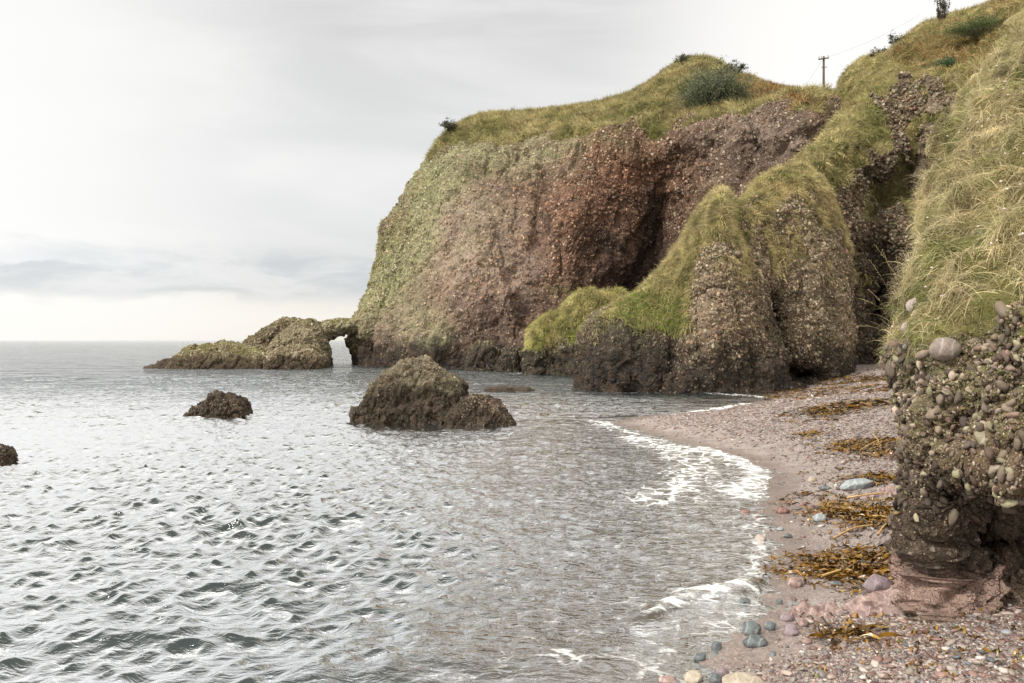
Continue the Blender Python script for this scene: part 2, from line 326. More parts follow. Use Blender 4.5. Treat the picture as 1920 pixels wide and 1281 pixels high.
# small breaking waves and swash (crest lines given on the water)
foam = np.zeros_like(sx)
jx = sx+.25*perlin(np.stack([sx*1.1, sy*1.1, sx*0+3], -1)); jy = sy+.25*perlin(np.stack([sx*1.1, sy*1.1, sx*0+9], -1))
def crest(pts, amp, wid, fo):
    global H, foam
    pl = [wpt(*p) for p in pts]
    d = seg_dist(jx, jy, pl); H = H+amp*np.exp(-(d/wid)**2); foam = np.maximum(foam, fo*np.exp(-(d/(wid*1.3))**2))
crest([(1180, 1165), (1230, 1145), (1290, 1132), (1350, 1110), (1395, 1095)], .07, .12, .9)
crest([(640, 1260), (800, 1230), (1000, 1215), (1100, 1235)], .05, .4, .25)
crest([(0, 1190), (150, 1180), (300, 1200)], .07, .35, 0)
crest([(250, 1110), (400, 1100), (520, 1120)], .06, .3, 0)
crest([(1120, 790), (1160, 805), (1240, 835), (1330, 850), (1400, 880)], .02, .36, .8)
crest([(1190, 820), (1290, 855), (1300, 900), (1230, 940)], .02, .7, .76)
crest([(1330, 840), (1420, 888), (1385, 930)], .01, .4, .92)
crest([(1270, 778), (1340, 768), (1405, 758)], .02, .35, .95)
crest([(1280, 735), (1400, 742), (1430, 745)], .02, .4, .8)
crest([(640, 684), (655, 684)], .1, .4, .35)
crest([(1060, 1230), (1200, 1255), (1300, 1270)], .02, .35, .62)
crest([(1300, 1190), (1370, 1180), (1400, 1100), (1430, 1050), (1410, 970)], .01, .3, .6)
for (a, b, y, d) in ((660, 965, 792, .3), (358, 466, 780, .2), (285, 615, 690, .3), (1092, 1300, 737, .3), (880, 1100, 700, .3), (650, 880, 690, .25), (-20, 16, 873, .2)):
    p1, p2 = wpt(a, y), wpt(b, y); dd = seg_dist(sx, sy, [p1, p2]); foam = np.maximum(foam, .56*np.exp(-(dd/(d+.1))**2))
foam = np.maximum(foam, .47*np.exp(-(np.abs(s_sh+.35)/.8)**2)*sm(sy, 34, 20)); foam = np.maximum(foam, .45*np.exp(-(np.abs(s_sh+1.)/1.3)**2)*sm(sy, 18, 8))
Vs = np.stack([sx+DX, sy+DY, H*1.], -1)
Vs[..., 2] += .0
m, t = newmat('sea_water')
ob = t.n('ShaderNodeTexCoord').outputs['Object']; dep = t.attr('depth'); fo = t.attr('foam'); rg = t.attr('far')
st = t.n('ShaderNodeMapping', {'Vector': ob, 'Scale': (1., 1.9, 1.)}).outputs[0]
rip = t.math('ADD', t.math('MULTIPLY', t.noise(st, 7.5, 3, .5, .9), .6), t.math('MULTIPLY', t.noise(st, 3.1, 4, .55, .8), 1.3))
farr = t.math('ADD', t.noise(t.n('ShaderNodeMapping', {'Vector': ob, 'Scale': (.5, 1.2, 1.)}).outputs[0], .8, 6, .62, .5), t.math('MULTIPLY', t.noise(st, .18, 5, .6), 2.))
b1 = t.n('ShaderNodeBump', {'Height': rip, 'Strength': .8, 'Distance': .034}); b2 = t.n('ShaderNodeBump', {'Height': farr, 'Strength': t.math('MULTIPLY', rg, 1.), 'Distance': 1.1, 'Normal': b1.outputs[0]})
body = t.mix(t.ss(dep, .0, 2.6), (.085, .07, .058), (.011, .018, .019))
nf1 = t.noise(t.n('ShaderNodeMapping', {'Vector': ob, 'Scale': (1., 2.2, 1.)}).outputs[0], 4.2, 9, .76, 1.0); lace = t.n('ShaderNodeTexVoronoi', {'Vector': t.n('ShaderNodeVectorMath', {0: ob, 1: t.n('ShaderNodeVectorMath', {0: t.n('ShaderNodeTexNoise', {'Vector': ob, 'Scale': 3., 'Detail': 4.}).outputs[1], 'Scale': .55}, operation='SCALE').outputs[0]}, operation='ADD').outputs[0], 'Scale': 2.8}, feature='DISTANCE_TO_EDGE').outputs[0]
fm = t.ss(t.math('ADD', fo, t.math('ADD', t.math('MULTIPLY', t.math('SUBTRACT', nf1, .5), 1.5), t.math('MULTIPLY', t.ss(lace, .16, .0), .36))), .74, 1.18, 0., .9)
diff = t.n('ShaderNodeBsdfDiffuse', {0: body}); tr = t.n('ShaderNodeBsdfTransparent', {0: (.80, .84, .80)})
under = t.n('ShaderNodeMixShader', {0: t.ss(dep, .0, 2.2, .12, 1.), 1: tr.outputs[0], 2: diff.outputs[0]})
gls = t.n('ShaderNodeBsdfGlossy', {0: (.98, .99, 1.), 'Roughness': .018, 'Normal': b2.outputs[0]})
fr = t.n('ShaderNodeLayerWeight', {0: .5, 'Normal': b2.outputs[0]}).outputs['Facing']
wat = t.n('ShaderNodeMixShader', {0: t.ss(fr, .35, .78, .03, .98), 1: under.outputs[0], 2: gls.outputs[0]})
fb = t.n('ShaderNodeBump', {'Height': nf1, 'Strength': .8, 'Distance': .04})
fbs = t.n('ShaderNodeBsdfPrincipled', {'Base Color': (.70, .71, .71), 'Roughness': .7, 'Normal': fb.outputs[0]})
t.n('ShaderNodeOutputMaterial', {0: t.n('ShaderNodeMixShader', {0: t.math('MULTIPLY', fm, t.ss(fo, .05, .3)), 1: wat.outputs[0], 2: fbs.outputs[0]}).outputs[0]})
o = grid_obj('sea', Vs, m, {'depth': depth, 'foam': foam, 'far': sm(sy, 12, 50)}); tag(o, kind='structure')
# ================================================================ grass and scatter helpers
def scatter(V, mask, n, r):
    """random points on a grid surface, weighted by area and mask; gives position, normal, uv index"""
    a = V[:-1, :-1]; b = V[:-1, 1:]; c = V[1:, :-1]; area = np.linalg.norm(np.cross(b-a, c-a), axis=-1); mk = mask[:-1, :-1]
    wgt = (area*mk).ravel(); cs = np.cumsum(wgt); k = np.searchsorted(cs, r.random(n)*cs[-1]); i, j = np.unravel_index(np.minimum(k, len(wgt)-1), area.shape)
    u = r.random((n, 1)); v = r.random((n, 1)); p = a[i, j]*(1-u)*(1-v)+b[i, j]*u*(1-v)+c[i, j]*(1-u)*v+V[i+1, j+1]*u*v
    return p, gnormals(V)[i, j], i, j
def blades(name, pos, nrm, L, W, col, r, segs=3, spread=.6, droop=.8, lean=None, parent=None, origin=None):
    n = len(pos); L = np.broadcast_to(L, n)[:, None]; d = nrm+spread*r.normal(size=(n, 3))
    if lean is not None: d = d+lean
    d[:, 2] += .35; d /= np.linalg.norm(d, axis=1, keepdims=True)
    side = np.cross(d, r.normal(size=(n, 3))); side /= np.maximum(np.linalg.norm(side, axis=1, keepdims=True), 1e-6); side *= (np.broadcast_to(W, n)[:, None])*.5
    dr = droop*r.uniform(.5, 1.4, (n, 1)); rows = []; p = pos-nrm*.02; cur = d.copy()
    for k in range(segs+1):
        wk = 1-(k/segs)**2*.93; rows += [p-side*wk, p+side*wk]
        cur = cur+np.array([0, 0, -1.])*dr/segs*(.5+k/segs); cur /= np.linalg.norm(cur, axis=1, keepdims=True); p = p+cur*L/segs
    Vb = np.stack(rows, 1); b = np.arange(n)[:, None]*(2*segs+2)
    fc = np.concatenate([b+np.array([[2*k, 2*k+1, 2*k+3, 2*k+2]]) for k in range(segs)], 0)
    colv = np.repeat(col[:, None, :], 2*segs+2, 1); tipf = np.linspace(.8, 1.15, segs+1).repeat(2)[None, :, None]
    og = np.zeros(3) if origin is None else origin
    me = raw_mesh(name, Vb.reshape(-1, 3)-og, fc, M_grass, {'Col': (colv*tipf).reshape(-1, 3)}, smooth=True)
    return link(name, me, parent, None if parent is not None else tuple(og))
def grass_col(p, r, brk=None, straw=.5, sc=.5, g1=(.10, .135, .03), g2=(.17, .20, .05), s1=(.27, .235, .105), s2=(.42, .37, .19), b1=(.17, .075, .028), b2=(.30, .15, .06)):
    n = len(p); f = fbm(p*sc, 4)*.9+straw+r.normal(0, .13, n); f = np.clip(f, 0, 1)[:, None]; u = r.random((n, 1))
    g = np.array(g1)*(1-u)+np.array(g2)*u; s = np.array(s1)*(1-u)+np.array(s2)*u; c = g*(1-f)+s*f
    if brk is not None:
        m_ = (r.random(n) < brk)[:, None]; c = np.where(m_, np.array(b1)*(1-u)+np.array(b2)*u, c)
    return c*r.uniform(.75, 1.2, (n, 1))*np.clip(1+.75*fbm(p*sc*3.3+41, 3), .4, 1.6)[:, None]
def tufted(p, L, r, sc=1.4):
    """shared lean of neighbouring blades"""
    return np.stack([perlin(p*sc), perlin(p*sc+31.7), .3*perlin(p*sc+57.1)], -1)*L
def ico(sub):
    bm = bmesh.new(); bmesh.ops.create_icosphere(bm, subdivisions=sub, radius=1); v = np.array([x.co[:] for x in bm.verts]); f = np.array([[x.index for x in q.verts] for q in bm.faces]); bm.free(); return v, f
I1, I2, I3 = ico(1), ico(2), ico(3)
def frames(nrm, r):
    a = np.cross(nrm, r.normal(size=nrm.shape)); a /= np.linalg.norm(a, axis=1, keepdims=True); b = np.cross(nrm, a); return a, b
def pebble_cloud(pos, nrm, s, r, flat=(.45, .8), ic=I1, ani=(1.2, 1.9), amp=.16, dirv=None):
    """many pebbles in one mesh: ellipsoids with an uneven surface lying along the given normals"""
    v, f = ic; n = len(pos); a, b = frames(nrm, r); var = []
    if dirv is not None:
        a = np.array(dirv)+.45*r.normal(size=nrm.shape); a -= (a*nrm).sum(1, keepdims=True)*nrm; a /= np.linalg.norm(a, axis=1, keepdims=True); b = np.cross(nrm, a)
    for k in range(14):
        q = v*(1+amp*2*perlin(v*1.3+k*3.7)[:, None])
        for z in range(5 if amp > .2 else 2):
            m_ = r.normal(size=3); m_ /= np.linalg.norm(m_); dd = q@m_; q = np.where((dd > .62)[:, None], q-np.outer(np.maximum(dd-.62, 0)*.85, m_), q)
        var.append(q)
    var = np.stack(var); s = np.broadcast_to(s, n)[:, None, None]
    bl = var[r.integers(0, 14, n)]
    sa = r.uniform(*ani, (n, 1, 1)); sc = r.uniform(*flat, (n, 1, 1))
    Vp = pos[:, None]+s*.5*(bl[..., :1]*a[:, None]*sa+bl[..., 1:2]*b[:, None]+bl[..., 2:]*nrm[:, None]*sc)
    return Vp.reshape(-1, 3), (f[None]+np.arange(n)[:, None, None]*len(v)).reshape(-1, 3), len(v)
PAL = np.array([(.30, .19, .16), (.22, .13, .11), (.40, .32, .28), (.50, .43, .38), (.34, .30, .28), (.20, .17, .17), (.28, .24, .19), (.62, .57, .53), (.15, .085, .075), (.17, .20, .22)])
def palette(n, r, w=None): return PAL[r.choice(len(PAL), n, p=w)]*r.uniform(.5, 1.1, (n, 1))
M_cob = mat_vcol('embedded_pebble', .8, .012, 26, .25)
CP = np.array([(.34, .21, .14), (.23, .14, .095), (.41, .32, .22), (.54, .44, .32), (.33, .27, .20), (.17, .11, .075), (.29, .23, .15), (.64, .56, .45), (.12, .077, .052)])
def cobbles(name, V, N, mask, n, s0, s1, parent, og=None, stain_shade=None, lichen=None, red=None, tide=(1.2, 2.8), seed=1, up_=.06, bright=1., wild=3.):
    """stones standing half out of a conglomerate face, in one mesh"""
    mask = mask*(1-.8*np.clip(0 if stain_shade is None else stain_shade, 0, 1))*(1-.75*sm(V[..., 2]+1.2*fbm(V*.5, 3), tide[1], tide[0]))*(.45+.55*sm(fbm(V*.55+77, 3), -.25, .15))
    r = np.random.default_rng(seed); p, nn, i, j = scatter(V, mask, n, r); nn = N[i, j]
    sz = s0+(s1-s0)*r.random(n)**wild; nn2 = nn+.35*r.normal(size=nn.shape); nn2 /= np.linalg.norm(nn2, axis=1, keepdims=True)
    Vp, fp, nv = pebble_cloud(p+nn*sz[:, None]*r.uniform(-.35, up_, (n, 1)), nn2, sz, r, (.5, .9), I1, (1., 1.8), .2, (-.2, 0, 1.))
    c = CP[r.choice(9, n, p=(.16, .16, .13, .07, .14, .12, .12, .03, .07))]*r.uniform(.5, 1.1, (n, 1))*bright
    g = lambda m_: 0 if m_ is None else (m_[i, j] if not np.isscalar(m_) else m_)
    l = (np.clip(g(lichen), 0, 1)*(r.random(n) < .8))[:, None] if lichen is not None else 0; c = c*(1-.7*l)+np.array((.40, .40, .24))*r.uniform(.55, 1.15, (n, 1))*.7*l
    if red is not None: c = c*(1+np.clip(g(red), 0, 1)[:, None]*(np.array((1.25, .84, .66))-1))
    if stain_shade is not None: c = c*(1-.72*np.clip(g(stain_shade), 0, 1)*r.uniform(.6, 1, n))[:, None]
    w_ = sm(p[:, 2]+1.2*fbm(p*.5, 3), tide[1], tide[0])*r.uniform(.6, 1, n); c = c*(1-.78*w_)[:, None]
    og_ = np.zeros(3) if og is None else og
    o = link(name, raw_mesh(name, Vp-og_, fp, M_cob, {'Col': np.repeat(c, nv, 0)}), parent); o['kind'] = 'stuff'; return o
# ================================================================ the big headland cliff
cols = [  # per column: rows below-water, base, 4 on the face, turf edge, skyline, behind
 [(820,700,112),(820,668,112),(830,630,112),(840,570,112),(850,500,112),(858,440,112),(870,380,112),(880,330,112),(900,330,116),(900,330,140)],
 [(730,705,92),(730,675,92),(735,620,92),(738,550,93),(765,455,94),(802,380,95),(845,310,96),(868,262,97),(885,250,104),(900,260,130)],
 [(666,715,78),(666,683,78),(670,615,78.5),(690,548,79),(722,445,80.5),(764,372,82.5),(812,292,84.5),(842,246,87),(870,232,98),(880,240,130)],
 [(715,720,71.5),(716,687,72),(733,620,72.5),(760,540,74),(792,440,76),(830,352,79),(866,276,81.5),(893,222,87),(915,216,98),(920,235,130)],
 [(800,722,68),(800,690,68.5),(820,620,69),(850,530,70.5),(880,430,73),(910,345,76),(940,266,78.5),(968,213,86.5),(985,212,98),(985,230,130)],
 [(880,725,65.5),(880,692,66),(905,620,66.5),(940,530,68.5),(965,430,71),(1000,340,74),(1030,259,76.5),(1060,205,86),(1070,205,97),(1070,225,130)],
 [(970,727,63.5),(970,695,64),(1000,620,65.5),(1020,530,67.5),(1042,430,70),(1080,330,72.5),(1120,252,74.5),(1148,187,84),(1160,188,96),(1160,210,130)],
 [(1080,730,62),(1080,698,62.3),(1090,610,65.5),(1100,505,69),(1118,405,71),(1150,320,72),(1185,246,72.8),(1213,159,84),(1220,162,95),(1220,190,130)],
 [(1170,720,62),(1170,690,62.5),(1180,600,67.5),(1190,500,70.5),(1200,410,71.3),(1215,325,71.3),(1238,250,71.3),(1265,128,84),(1270,132,95),(1270,175,130)],
 [(1260,720,60),(1260,690,60.5),(1260,590,66.5),(1258,490,69.5),(1262,400,70),(1275,310,69.8),(1295,228,69.3),(1320,112,83),(1320,118,95),(1320,175,130)],
 [(1350,720,57),(1350,690,57.3),(1345,590,60.5),(1345,490,63),(1350,400,64.5),(1360,300,65.8),(1375,214,67),(1385,134,80),(1385,142,93),(1385,185,130)],
 [(1440,720,54),(1440,685,54.3),(1440,590,56.5),(1445,490,58.5),(1450,400,60.5),(1450,300,62.5),(1450,206,64),(1450,156,77),(1450,162,92),(1450,190,130)],
 [(1530,710,53),(1530,680,54),(1530,590,55),(1530,490,57.5),(1530,400,59.5),(1525,300,61),(1520,200,62.5),(1525,173,76),(1525,175,92),(1525,195,130)],
 [(1620,700,56),(1620,670,56),(1620,590,57),(1625,490,60),(1630,400,62),(1625,300,65),(1620,210,68),(1620,180,78),(1620,178,92),(1620,190,130)],
]
ctrl = np.array(cols, float).transpose(1, 0, 2)
G = resample(ctrl, 560, 1500); G[..., 1] += 12*np.exp(-((np.linspace(0, 9, 560)[:, None]-7)/.8)**2)
def push(G, px, py, rx, ry, amt, rot=0.):
    c, s = math.cos(rot), math.sin(rot); dx = G[..., 0]-px; dy = G[..., 1]-py; u = (dx*c+dy*s)/rx; v = (-dx*s+dy*c)/ry
    G[..., 2] += amt*np.exp(-(u*u+v*v))
G0 = G.copy(); facem = sm(G[..., 1], 150, 260)
for q in ((1235, 440, 46, 115, 4.2, .35), (1190, 560, 75, 55, 3.0, .2), (1012, 380, 13, 110, 1.7, .12), (985, 560, 26, 95, 2.0, -.35), (1090, 400, 60, 70, -1.3, .3), (900, 430, 60, 110, -1.0, .3), (930, 610, 60, 60, .9), (850, 470, 14, 120, .5, .3), (1110, 480, 22, 130, 1.1, .4),
          (1070, 560, 50, 60, -1.2), (805, 640, 42, 55, -1.9), (880, 560, 90, 60, -.6), (1410, 320, 16, 90, .7, .3), (1320, 330, 20, 100, .8, .3), (760, 560, 30, 90, .6, .25), (1340, 300, 25, 80, -.7), (700, 655, 22, 40, 1.0), (1270, 320, 30, 60, -1.)): push(G, *q)
V = P(G[..., 0], G[..., 1], G[..., 2]); N = gnormals(V)
if N[280, 700, 1] > 0: N = -N
vrow = np.linspace(0, 9, 560)[:, None]*np.ones((1, 1500))
turf = sm(vrow+.35*fbm(V*.35, 4), 5.85, 6.1)
dv = 1.0*fbm(V*.09, 3)+(crag(V, .16, .5)+crag(V, .42, .28))*(1-turf)+.26*ridged(V*np.array([.35, .35, .16])+3, 3)*(1-turf)+.28*fbm(V*.9, 3)
w1, w2, rid = worley(V*2.9); dv = dv+(1-turf)*(.19*(.6-np.minimum(w1, .6))*(rid > .3)+.07*ridged(V*2.2, 3))+turf*(.35*fbm(V*.8+5, 3))
edge = sm(vrow, 7.3, 6.6); wt, _, _ = worley(V*.85); dv = dv*(.45+.55*edge)+turf*(.22*fbm(V*1.5, 2)+.42*(.55-np.minimum(wt, .8)))
V = V+N*dv[..., None]
V[..., 2] += turf*.35*np.abs(fbm(V*.55, 3))
px_, py_ = G0[..., 0], G0[..., 1]; jj = 46*fbm(V*.16, 5)
def blob(px, py, rx, ry, rot=0.):
    c, s = math.cos(rot), math.sin(rot); dx = px_+jj-px; dy = py_+jj-py; return np.exp(-(((dx*c+dy*s)/rx)**2+((-dx*s+dy*c)/ry)**2))
lich = np.clip(1.2*blob(805, 410, 72, 150, .35)+.7*blob(920, 315, 120, 50, -.3)+.5*blob(1060, 275, 100, 22)+.7*blob(700, 560, 30, 120, .25)+.8*blob(800, 630, 32, 40)+.35*blob(740, 560, 70, 60), 0, 1)
stain_shade = np.clip(.95*blob(1215, 440, 40, 110, .3)+.8*blob(1150, 480, 60, 70)+1.1*blob(1240, 530, 110, 70)+.55*blob(970, 590, 35, 90, .3)+.6*blob(1010, 400, 14, 90, .15)+.7*blob(900, 650, 90, 30)+.6*blob(800, 650, 50, 45)+.5*blob(1100, 590, 120, 50)+.55*blob(1400, 330, 30, 110, .5), 0, 1)  # dark rock stains, plus shade painted into the hollows of the face
pale = np.clip(1.25*blob(900, 490, 120, 120, .6)+.6*blob(760, 620, 60, 50)+.5*blob(1000, 300, 90, 50)+.8*blob(1440, 250, 70, 50)+.4*blob(1350, 260, 60, 50), 0, 1)
red = np.clip(.8*blob(1180, 330, 130, 90)+.8*blob(1120, 500, 160, 120)+.45*blob(900, 560, 120, 90)+.5*blob(1020, 400, 60, 90), 0, 1)
brk = np.clip(blob(1450, 165, 65, 22)+.3*blob(1250, 175, 40, 20)+.3*blob(1000, 245, 150, 8), 0, 1)*.8
alg = np.clip(.6*sm(np.abs(py_-0)*1., 240, 300)*blob(700, 480, 25, 150, .25)+.35*blob(1060, 540, 60, 10)+.5*blob(1340, 470, 10, 10), 0, 1)
VC, turfC, brkC, pyC = V, turf, brk, py_
o = grid_obj('cliff', V, M_cliff, {'turf': turf, 'lichen': lich*(1-turf), 'stain_shade': stain_shade, 'pale': pale, 'red': red, 'bracken': brk, 'algae': alg}); tag(o, kind='structure')
Nq = gnormals(V); Nq = -Nq if Nq[280, 700, 1] > 0 else Nq
cobbles('cliff_cobbles', V, Nq, (1-turf)*(vrow < 6.3)*(np.linspace(0, 13, 1500)[None, :] > .8), 48000, .06, .27, o, None, stain_shade, lich*(1-turf), red*.7, seed=101, bright=.84)
r = np.random.default_rng(5)
vis = turf*sm(vrow, 8.5, 7.9)*(np.linspace(0, 13, 1500)[None, :] > 1.2)
p, nn, i, j = scatter(V, vis, 150000, r)
bk = brk[i, j]
blades('headland_grass', p, nn, r.uniform(.35, .8, len(p))*(1-.3*bk), r.uniform(.03, .06, len(p)), grass_col(p, r, bk*.9, straw=.7, sc=.28, g1=(.09, .105, .03), g2=(.17, .18, .055), s1=(.30, .26, .12), s2=(.50, .43, .23)), r, 3, .45, 1.1, tufted(p, .9, r, .7)+np.array([-.25, -.15, 0]))
hg = bpy.data.objects['headland_grass']
p, nn, i, j = scatter(V, turf*sm(vrow, 6.6, 6.9)*sm(vrow, 7.5, 7.2), 1500, r)
blades('headland_stalks', p, nn, r.uniform(.5, 1.2, len(p)), r.uniform(.02, .035, len(p)), grass_col(p, r, .4, .8), r, 3, .15, .3, np.array([-.2, 0, 1.2]))
tag(bpy.data.objects['headland_stalks'], 'thin dry stalks standing up along the skyline of the cliff top', 'stalks', kind='stuff')
tag(hg, 'rough tussocky grass with rusty bracken capping the big red headland cliff', 'grass', kind='stuff')
# tufts that catch on the face of the cliff
msk = (1-turf)*sm(fbm(V*.5, 4), .38, .6)*np.clip(blob(700, 480, 30, 190, .3)+.25*blob(850, 420, 120, 120), 0, 1)
p, nn, i, j = scatter(V, msk, 5000, r)
blades('cliff_tufts', p, nn, r.uniform(.2, .5, len(p)), r.uniform(.03, .06, len(p)), grass_col(p, r, None, .35), r, 2, .5, 1.3)
tag(bpy.data.objects['cliff_tufts'], 'small green tufts growing on the seaward edge of the big cliff face', 'plants', kind='stuff')
# ================================================================ hill and dark gully cliff on the right
cols = [
 [(1420,720,50),(1420,685,50),(1420,610,51),(1420,530,51),(1420,450,51),(1430,392,51),(1430,450,56),(1430,560,60),(1430,690,60)],
 [(1500,720,46.5),(1500,685,46.5),(1500,600,46.5),(1500,500,46.5),(1500,410,46.5),(1500,326,47),(1480,360,53),(1460,520,58),(1450,690,60)],
 [(1560,700,47),(1560,668,47.5),(1560,590,48),(1560,490,48),(1565,390,48),(1562,272,49.5),(1545,290,56),(1520,380,62),(1500,690,64)],
 [(1622,690,51),(1622,658,51.5),(1625,590,52),(1625,485,51.5),(1625,375,51.5),(1618,240,53),(1600,188,60),(1590,152,72),(1590,170,90)],
 [(1700,680,49),(1700,650,49.5),(1700,585,50.5),(1700,480,51),(1700,380,51),(1695,205,53),(1680,140,60),(1668,105,70),(1670,120,90)],
 [(1785,680,45),(1785,645,45),(1780,580,46),(1775,480,47),(1770,380,48),(1770,180,50),(1755,110,57),(1745,52,67),(1750,60,90)],
 [(1860,680,42),(1860,645,42),(1860,580,43),(1860,480,44),(1860,380,45),(1850,160,47),(1845,90,54),(1840,26,64),(1840,30,90)],
 [(1980,680,38),(1980,645,38),(1980,580,39),(1980,480,40),(1980,380,41),(1960,150,43),(1950,80,50),(1945,-8,60),(1940,-8,90)],
 [(2300,680,32),(2300,645,32),(2300,580,33),(2300,480,34),(2300,380,35),(2300,150,37),(2300,60,44),(2300,-60,56),(2300,-60,90)],
]
G = resample(np.array(cols, float).transpose(1, 0, 2), 620, 1000); G0 = G.copy(); px_, py_ = G[..., 0], G[..., 1]
for q in ((1640, 560, 20, 60, 3.2, -.25), (1655, 600, 16, 45, 2.5), (1722, 300, 22, 90, 1.6, .25), (1600, 430, 26, 34, -.9, .3), (1580, 350, 18, 70, -.7, -.5), (1660, 380, 22, 80, .8, .2), (1690, 430, 22, 60, -1.), (1640, 300, 40, 30, -1.0), (1560, 560, 30, 60, -.8), (1755, 240, 30, 60, -.8), (1610, 215, 28, 14, -.6)): push(G, *q)
V = P(G[..., 0], G[..., 1], G[..., 2]); N = gnormals(V)
if N[200, 500, 1] > 0: N = -N
vrow = np.linspace(0, 8, 620)[:, None]*np.ones((1, 1000)); wob = 24*fbm(V*.3, 4); wob2 = 24*fbm(V*.3+9, 4)
rockpoly = [(1630, 205), (1690, 168), (1740, 150), (1800, 170), (1830, 300), (1830, 700), (1400, 700), (1400, 600), (1552, 600), (1560, 430), (1545, 372), (1590, 350), (1620, 300), (1660, 290), (1672, 250)]
turf = 1-inpoly(px_+wob, py_+wob2, rockpoly).astype(float)
turf = np.where(vrow > 5.6, 1., turf); patch = sm(fbm(V*np.array([.35, .35, .22])+4, 4), .16, .34)*sm(py_, 560, 330); patch = np.maximum(patch, inpoly(px_+wob, py_+wob2, [(1695, 250), (1715, 215), (1770, 208), (1740, 240), (1725, 300), (1705, 380), (1690, 360)]))
patch = np.maximum(patch, inpoly(px_+.5*wob, py_+.5*wob2, [(1575, 470), (1600, 500), (1618, 530), (1600, 570), (1585, 545)])); turf = np.maximum(turf, patch)
dv = .9*fbm(V*.12, 3)+(crag(V, .25, .6)+crag(V, .6, .3))*(1-turf)+.5*ridged(V*np.array([.4, .4, .2])+3, 4)*(1-.8*turf)+.3*fbm(V*.9, 3)
w1, w2, rid = worley(V*2.4); dv = dv+(1-turf)*(.2*(.6-np.minimum(w1, .6))*(rid > .3)+.1*ridged(V*1.9, 3))+turf*.45*fbm(V*.75, 3)
wt, _, _ = worley(V*1.0); dv = dv*(.45+.55*sm(vrow, 7.3, 6.4))+turf*.38*(.55-np.minimum(wt, .8)); V = V+N*dv[..., None]; V[..., 2] += turf*.3*np.abs(fbm(V*.6, 3))
jj = 18*fbm(V*.15, 4)
brk = np.clip(blob(1800, 95, 90, 40)+.8*blob(1720, 110, 60, 18)+.6*blob(1900, 20, 60, 40)+.5*blob(1600, 205, 20, 12), 0, 1)*.5
o = grid_obj('hillside', V, M_hill, {'turf': turf, 'lichen': .15*(1-turf), 'stain_shade': np.clip(.8*blob(1640, 580, 60, 90)+.5*blob(1650, 330, 30, 80)+.35, 0, 1)*(1-blob(1750, 220, 40, 50)), 'pale': np.clip(.8*blob(1745, 210, 40, 50)+.5*blob(1720, 350, 30, 60), 0, 1), 'red': .25+0*turf, 'bracken': brk, 'algae': .25*(1-turf)*sm(py_, 520, 300)}); tag(o, kind='structure')
Nq = gnormals(V); Nq = -Nq if Nq[200, 500, 1] > 0 else Nq
cobbles('gully_cobbles', V, Nq, (1-turf)*(vrow < 5.6), 15000, .07, .28, o, None, np.clip(.8*blob(1640, 580, 60, 90)+.5*blob(1650, 330, 30, 80)+.3, 0, 1), .12, None, seed=102, bright=.8)
VH = V; r = np.random.default_rng(6)
vis = turf*sm(vrow, 7.8, 7.2)*sm(py_, 620, 560)
p, nn, i, j = scatter(V, vis, 150000, r)
bk = brk[i, j]
blades('hillside_grass', p, nn, r.uniform(.28, .65, len(p)), r.uniform(.02, .045, len(p)), grass_col(p, r, bk*.9, straw=.74, sc=.3, g1=(.10, .125, .03), g2=(.19, .21, .06), s1=(.34, .29, .13), s2=(.55, .47, .25)), r, 3, .4, 1.3, tufted(p, .9, r, .8)+np.array([-.3, -.1, -.1]))
tag(bpy.data.objects['hillside_grass'], 'wind-combed green and straw grass with bracken over the hillside at the right', 'grass', kind='stuff')
